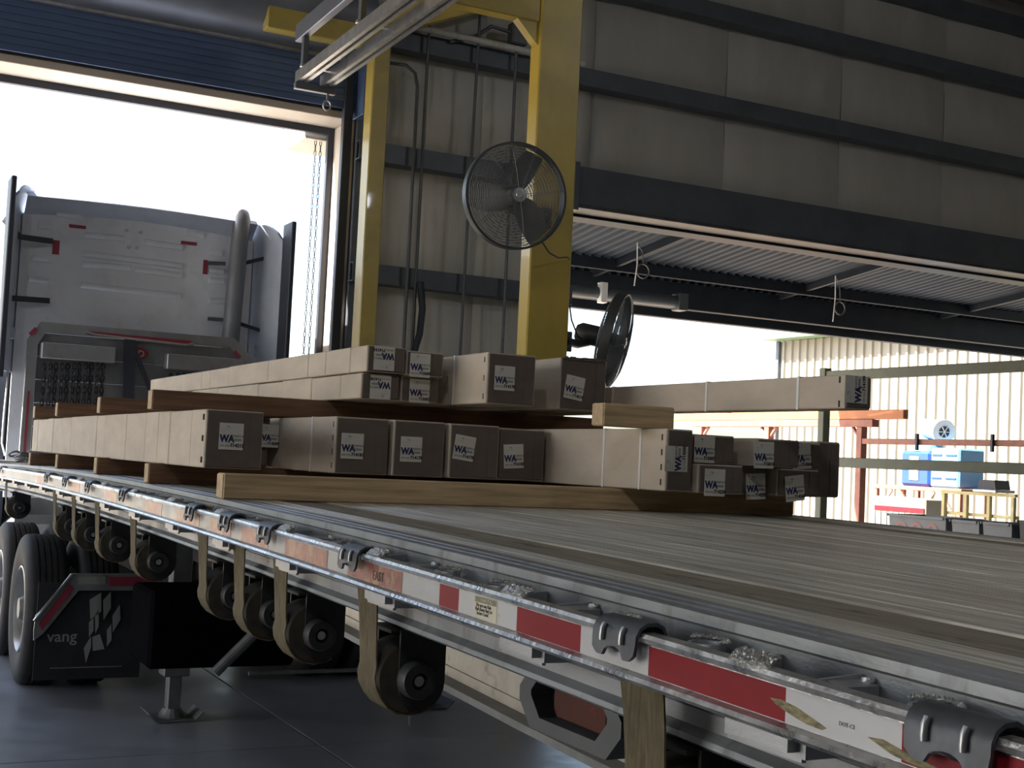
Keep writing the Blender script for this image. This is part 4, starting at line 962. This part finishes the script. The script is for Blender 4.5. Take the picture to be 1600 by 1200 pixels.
carton('long narrow carton jutting out at the upper right, three white bands', 3.215, 0.122, 0.122, 1.950, 3.66, 5.2, -0.001, bands=(0.26, 0.85, 1.6), slots=2, lab=(1337, 609, 90, '714199'), group=GU)
# ragged torn edge of the crooked carton
rg = MB()
for k in range(18):
    x = 2.86 + 0.013 * k; s_ = R.uniform(0.006, 0.016)
    rg.cbox(x, x + 0.012, 5.118, 5.128 + R.uniform(0, 0.01), ZB + 0.229, ZB + 0.231 + s_ * 0.6, 0.001)
par = [o for o in bpy.data.objects if o.get('label', '').startswith('big square carton with crooked')][0]
rg.build('torn_edge', M_CARD2, par)
# tangle of chain at the front of the deck
tg = MB()
for k in range(16):
    c_ = Vector((1.36 + R.uniform(-0.09, 0.12), 11.25 + R.uniform(-0.2, 0.2), 1.50 + R.uniform(0.01, 0.07)))
    rot = RZ(R.uniform(0, 6)) @ RX(R.uniform(-1, 1))
    tg.tube([c_ + (rot @ Vector((0.05 * math.cos(2 * PI * q / 10), 0.035 * math.sin(2 * PI * q / 10), 0))) for q in range(10)], 0.009, 5, True)
tag(recentre(tg.build('chain_heap', M_GREYST, None, 60)), 'small tangled heap of chain at the front corner of the trailer deck', 'chain')

# ================================================================== FANS
def fan(label, C, d, arm_to, cord=None):
    """guarded fan facing direction d, centre of the front guard at C"""
    d = Vector(d).normalized(); C = Vector(C)
    up = Vector((0, 0, 1)); xa = (-d).cross(up).normalized(); za = xa.cross(-d)
    mx = Matrix((( xa.x, -d.x, za.x, C.x), (xa.y, -d.y, za.y, C.y), (xa.z, -d.z, za.z, C.z), (0, 0, 0, 1)))
    t = thing('wall_fan', label, 'fan', C - Vector((0, 0, 0.39)), 'round guarded fans on the yellow column')
    for nm, sg, step in (('front_guard', -1, 0.0125), ('rear_guard', 1, 0.022)):
        m = MB(); r = 0.055
        while r < 0.372:
            y = sg * (0.045 + 0.055 * (1 - (r / 0.38) ** 4)) + 0.06
            m.tube([(r * math.cos(2 * PI * k / 48), y, r * math.sin(2 * PI * k / 48)) for k in range(48)], 0.0024, 4, True); r += step
        for k in range(12):
            a = 2 * PI * k / 12 + 0.2
            m.tube([(q * math.cos(a), sg * (0.048 + 0.055 * (1 - (q / 0.38) ** 4)) + 0.06, q * math.sin(a)) for q in (0.05, 0.15, 0.25, 0.32, 0.36, 0.38)], 0.002, 4)
        inst(nm, m.mesh(nm, M_FANW), t, mx)
    inst('guard_band', MB().lathe([(0.376, 0.02), (0.392, 0.02), (0.394, 0.06), (0.392, 0.10), (0.376, 0.10), (0.380, 0.06)], (0, 0, 0), 'y', 64).mesh('guard_band', M_FANC, 40), t, mx)
    inst('guard_badge', MB().lathe([(0, -0.046), (0.022, -0.046), (0.028, -0.040), (0.055, -0.038), (0.055, -0.034), (0, -0.034)], (0, 0, 0), 'y', 24, False).mesh('guard_badge', M_BLADEL, 40), t, mx)
    inst('hub', MB().lathe([(0, 0.03), (0.05, 0.03), (0.06, 0.05), (0.06, 0.10), (0, 0.10)], (0, 0, 0), 'y', 20, False).mesh('hub', M_BLADE, 40), t, mx)
    bl = []
    for i in range(8):
        q = 0.05 + 0.30 * i / 7; wd_ = 0.05 + 0.17 * math.sin(PI * (0.15 + 0.62 * i / 7)); tw = 0.62 - 0.25 * i / 7; row = []
        for j in range(6):
            s_ = (j / 5 - 0.5) * wd_ + 0.06 * (i / 7) ** 2
            row.append((s_ * math.cos(tw), 0.065 + s_ * math.sin(tw) * 0.7 + 0.01 * math.sin(PI * j / 5), q))
        bl.append(row)
    BL = MB().sheet(bl, 0.003).mesh('blade', M_BLADE, 60)
    for k in range(3): inst('blade', BL, t, mx @ RY(2 * PI * k / 3 + 0.25))
    inst('motor', MB().lathe([(0, 0.16), (0.075, 0.16), (0.085, 0.18), (0.085, 0.34), (0.06, 0.38), (0, 0.385)], (0, 0, 0), 'y', 24, False).mesh('motor', M_FANC, 40), t, mx)
    p = mx @ Vector((0, 0.26, -0.06))
    MB().tube([p, (p + Vector(arm_to)) / 2 + Vector((0, 0, -0.02)), Vector(arm_to)], 0.035, 10).build('mount_arm', M_FANC, t, 50)
    MB().cbox(arm_to[0] - 0.05, arm_to[0] + 0.05, arm_to[1] - 0.012, arm_to[1] + 0.012, arm_to[2] - 0.08, arm_to[2] + 0.08, 0.004).build('mount_plate', M_FANC, t)
    if cord: MB().tube(cord, 0.006, 6).build('cord', M_CORD, t, 60)
    return t
c_ = at_y(809, 305, 8.42)
cd = [(845, 375, 8.55), (858, 395, 8.70), (872, 403, 8.80), (886, 402, 8.90), (890, 405, 8.97)]
fan('large round guarded fan facing the room on the thick yellow column', (c_.x, 8.42, c_.z), (-0.12, -1, -0.06), (4.80, 8.987, c_.z - 0.02), [at_y(*p) for p in cd])
c_ = at_y(958, 534, 9.12)
fan('fan seen edge-on against the bright sky, right of the yellow column', (c_.x + 0.05, c_.y - 0.04, c_.z), (0.74, -0.64, -0.20), (5.075, 9.06, c_.z - 0.04), [at_y(889, 470, 9.1), at_y(893, 500, 9.1), at_y(903, 526, 9.15), at_y(915, 532, 9.25)])

# ================================================================== YARD
sh = thing('steel_shed', 'sunlit cream shed with vertical ribbed siding beyond the side opening', 'building', (26, 17, 0))
pp = []
for k in range(3):
    a = k * 0.3
    pp += [(a, 0.0), (a + 0.10, 0.0), (a + 0.125, -0.055), (a + 0.175, -0.055), (a + 0.2, 0.0)]
pp.append((0.898, 0.0))
pm = MB().sheet([[(22.0 + h, y, z) for y, h in pp] for z in (0.0, 5.15)], 0.01).mesh('siding_panel', M_SHED)
for k in range(23): inst('siding_panel', pm, sh, T((0, 6.9 + 0.9 * k, 0)))
MB().box(22.06, 31, 6.9, 27.6, 0, 5.15).build('shed_body', M_SHED, sh)
MB().prism([(21.45, 5.16), (22.0, 5.16), (31, 6.4), (31, 6.6), (21.45, 5.30)], 'y', 6.7, 27.85).build('roof', M_GREEN, sh)
MB().cbox(21.90, 22.05, 27.6, 27.72, 0, 5.15, 0.01).build('corner_trim', M_GIRT, sh)
# olive guard rails just inside the opening
gr = thing('guard_rail', 'olive square-tube guard rail inside the side opening', 'rail', (10, 9, 0))
for y in (11.74, 6.6): MB().cbox(9.95, 10.05, y - 0.05, y + 0.05, 0, 2.92, 0.006).build('post', M_OLIVE, gr)
for z in (2.83, 1.85, 0.9): MB().cbox(9.965, 10.035, 6.65, 11.69, z - 0.055, z + 0.055, 0.006).build('rail', M_OLIVE, gr)
# red primer rack outside
rk = thing('steel_rack', 'rust-red steel rack with posts and a long orange beam under the canopy edge', 'rack', (14, 16, 0))
for y in (15.55, 17.82, 19.76): MB().cbox(13.94, 14.06, y - 0.06, y + 0.06, 0, 2.46, 0.006).build('post', M_RUST, rk)
MB().cbox(13.93, 14.07, 15.25, 20.0, 2.462, 2.575, 0.006).build('top_beam', M_RUST, rk)
for y, s_ in ((15.55, 1), (17.82, -1), (17.82, 1), (19.76, -1)): MB().obox((14, y, 2.25), (14, y + 0.2 * s_, 2.46), 0.05, 0.03).build('knee', M_RUST, rk)
MB().cbox(13.95, 14.05, 14.62, 21.0, 2.58, 2.72, 0.006).build('orange_beam', M_ORANGE, rk)
MB().cbox(13.95, 14.05, 9.5, 15.49, 2.20, 2.285, 0.006).build('side_rail', M_RUST, rk)
for y in (14.3, 12.9): MB().cbox(13.90, 13.945, y - 0.02, y + 0.02, 2.12, 2.36, 0.003).build('clamp', M_FRAMED, rk)
MB().cbox(13.94, 14.06, 9.4, 9.5, 0, 2.46, 0.006).build('post', M_RUST, rk)
# blue machine on a steel stand
st = thing('machine_stand', 'rusty steel angle stand carrying the blue machine', 'stand', (17.3, 17.4, 0))
MB().cbox(16.95, 17.7, 16.35, 18.5, 1.50, 1.57, 0.006).build('top_frame', M_RUST, st)
for x in (17.0, 17.65):
    for y in (16.42, 17.4, 18.43): MB().cbox(x - 0.035, x + 0.035, y - 0.035, y + 0.035, 0, 1.498, 0.004).build('leg', M_RUST, st)
for y, s_ in ((16.42, 1), (17.4, -1), (17.4, 1), (18.43, -1)): MB().obox((16.97, y + 0.04 * s_, 1.05), (16.97, y + 0.42 * s_, 1.49), 0.03, 0.05).build('brace', M_RUST, st)
bm_ = thing('blue_machine', 'blue and white machine with a round drum on top, in full sun', 'machine', (17.3, 17.2, 1.572))
MB().cbox(17.0, 17.6, 17.14, 17.86, 1.574, 2.20, 0.05).build('blue_housing', M_BLUE, bm_)
MB().cbox(16.985, 17.0, 17.40, 17.62, 1.68, 2.10, 0.004).build('yellow_panel', M_MYEL, bm_)
MB().cbox(17.0, 17.6, 16.46, 17.13, 1.574, 2.26, 0.03).build('white_housing', M_SKYB, bm_)
for z in (1.72, 1.98, 2.12):
    MB().cbox(16.985, 17.0, 16.86, 17.08, z, z + 0.03, 0.003).build('vent_slot', M_BLUE, bm_)
    MB().cbox(16.985, 17.0, 16.52, 16.76, z, z + 0.03, 0.003).build('vent_slot', M_BLUE, bm_)
MB().lathe([(0.27, 2.20), (0.26, 2.30), (0.20, 2.41), (0.10, 2.47), (0.0, 2.48)], (17.3, 17.48, 0), 'z', 28, False).build('dome', M_SKYB, bm_, 60)
MB().cyl((17.25, 17.45, 2.62), (17.12, 16.98, 2.55), 0.175, n=28).build('drum', M_SKYB, bm_, 40)
e0 = Vector((17.12, 16.98, 2.55)); dd = (e0 - Vector((17.25, 17.45, 2.62))).normalized()
MB().cyl(e0, e0 + dd * 0.05, 0.215, n=28).build('drum_ring', M_MWHITE, bm_, 40)
MB().cyl(e0 + dd * 0.051, e0 + dd * 0.06, 0.10, n=24).build('drum_hole', M_FRAMED, bm_)
for k in range(3):
    a = PI * k / 3; u_ = dd.cross(Vector((0, 0, 1))).normalized(); v_ = u_.cross(dd)
    r_ = u_ * math.cos(a) + v_ * math.sin(a); MB().obox(e0 + dd * 0.064 - r_ * 0.1, e0 + dd * 0.064 + r_ * 0.1, 0.012, 0.012).build('spoke', M_MWHITE, bm_)
MB().cyl((17.3, 17.3, 2.30), (17.3, 17.2, 2.52), 0.07, n=16).build('neck', M_MYEL, bm_)
# crate with red band, yellow stand, grey tubs, hose
ct = thing('wire_crate', 'pale wire crate with a red band standing in front of the machine stand', 'crate', (16.2, 16.9, 0))
MB().cbox(16.0, 16.5, 16.2, 17.4, 0.02, 1.38, 0.02).build('crate_body', M_SHED, ct)
MB().cbox(15.985, 15.999, 16.22, 17.38, 1.14, 1.22, 0.003).build('red_band', M_RED, ct)
for k in range(9): MB().cbox(15.984, 15.999, 16.24 + 0.14 * k, 16.255 + 0.14 * k, 0.1, 1.13, 0.002).build('wire', M_GREYST, ct)
ys_ = thing('tube_stand', 'pale yellow tube stand right of the blue machine', 'stand', (15.3, 14.4, 0))
for y in (13.75, 14.2, 14.65, 15.1): MB().cbox(15.27, 15.33, y - 0.03, y + 0.03, 0, 1.50, 0.004).build('upright', M_MYEL, ys_)
for z in (1.50, 1.18): MB().cbox(15.27, 15.33, 13.7, 15.15, z + 0.002, z + 0.05, 0.004).build('bar', M_MYEL, ys_) if z > 1.4 else MB().cbox(15.335, 15.37, 13.7, 15.15, z, z + 0.05, 0.004).build('bar', M_MYEL, ys_)
bs = thing('steel_basin', 'dark square basin resting on the pale yellow tube stand', 'basin', (15.3, 14.1, 1.553))
MB().cbox(15.1, 15.5, 13.9, 14.35, 1.556, 1.60, 0.01).build('rim', M_GALV, bs); MB().prism([(13.95, 1.602), (14.3, 1.602), (14.27, 1.74), (13.98, 1.74)], 'x', 15.15, 15.45).build('bowl', M_FRAMED, bs)
def tub(label, x, y0, y1, z, m, pr=False):
    t = thing('hopper_tub', label, 'tub', (x + 0.3, (y0 + y1) / 2, 0), 'grey tubs beyond the trailer deck')
    b = 0.06; vs = []
    for k, (zz, e) in enumerate(((0.02, b), (z - 0.03, 0.0))):
        vs += [(x + e, y0 + e, zz), (x + 0.6 - e, y0 + e, zz), (x + 0.6 - e, y1 - e, zz), (x + e, y1 - e, zz)]
    MB().add(vs, [(3, 2, 1, 0), (0, 1, 5, 4), (1, 2, 6, 5), (2, 3, 7, 6), (3, 0, 4, 7), (4, 5, 6, 7)]).build('tub_body', m, t)
    rim = MB(); rim.box(x - 0.03, x + 0.63, y0 - 0.02, y0 + 0.02, z - 0.03, z); rim.box(x - 0.03, x + 0.63, y1 - 0.02, y1 + 0.02, z - 0.03, z); rim.box(x - 0.03, x, y0, y1, z - 0.03, z); rim.box(x + 0.6, x + 0.63, y0, y1, z - 0.03, z)
    rim.build('rim', m, t)
    if pr:
        for k in range(3):
            yy = y0 + 0.24 + 0.27 * k
            MB().lathe([(0.06, -0.004), (0.11, -0.004), (0.11, 0.0), (0.06, 0.0)], (x + 0.004, yy, z - 0.19), 'x', 20).build('printed_ring', M_TUBP, t)
    return t
tub('grey tub with faded round prints behind the deck edge', 12.4, 12.2, 13.2, 1.235, M_TUB, True)
tub('plain grey tub, second from the printed one', 12.4, 11.66, 12.1, 1.225, M_TUB)
tub('plain grey tub left of the black one', 12.4, 11.16, 11.6, 1.23, M_TUB)
tub('black lined tub at the right picture edge', 12.4, 9.9, 11.05, 1.28, M_TUBD)
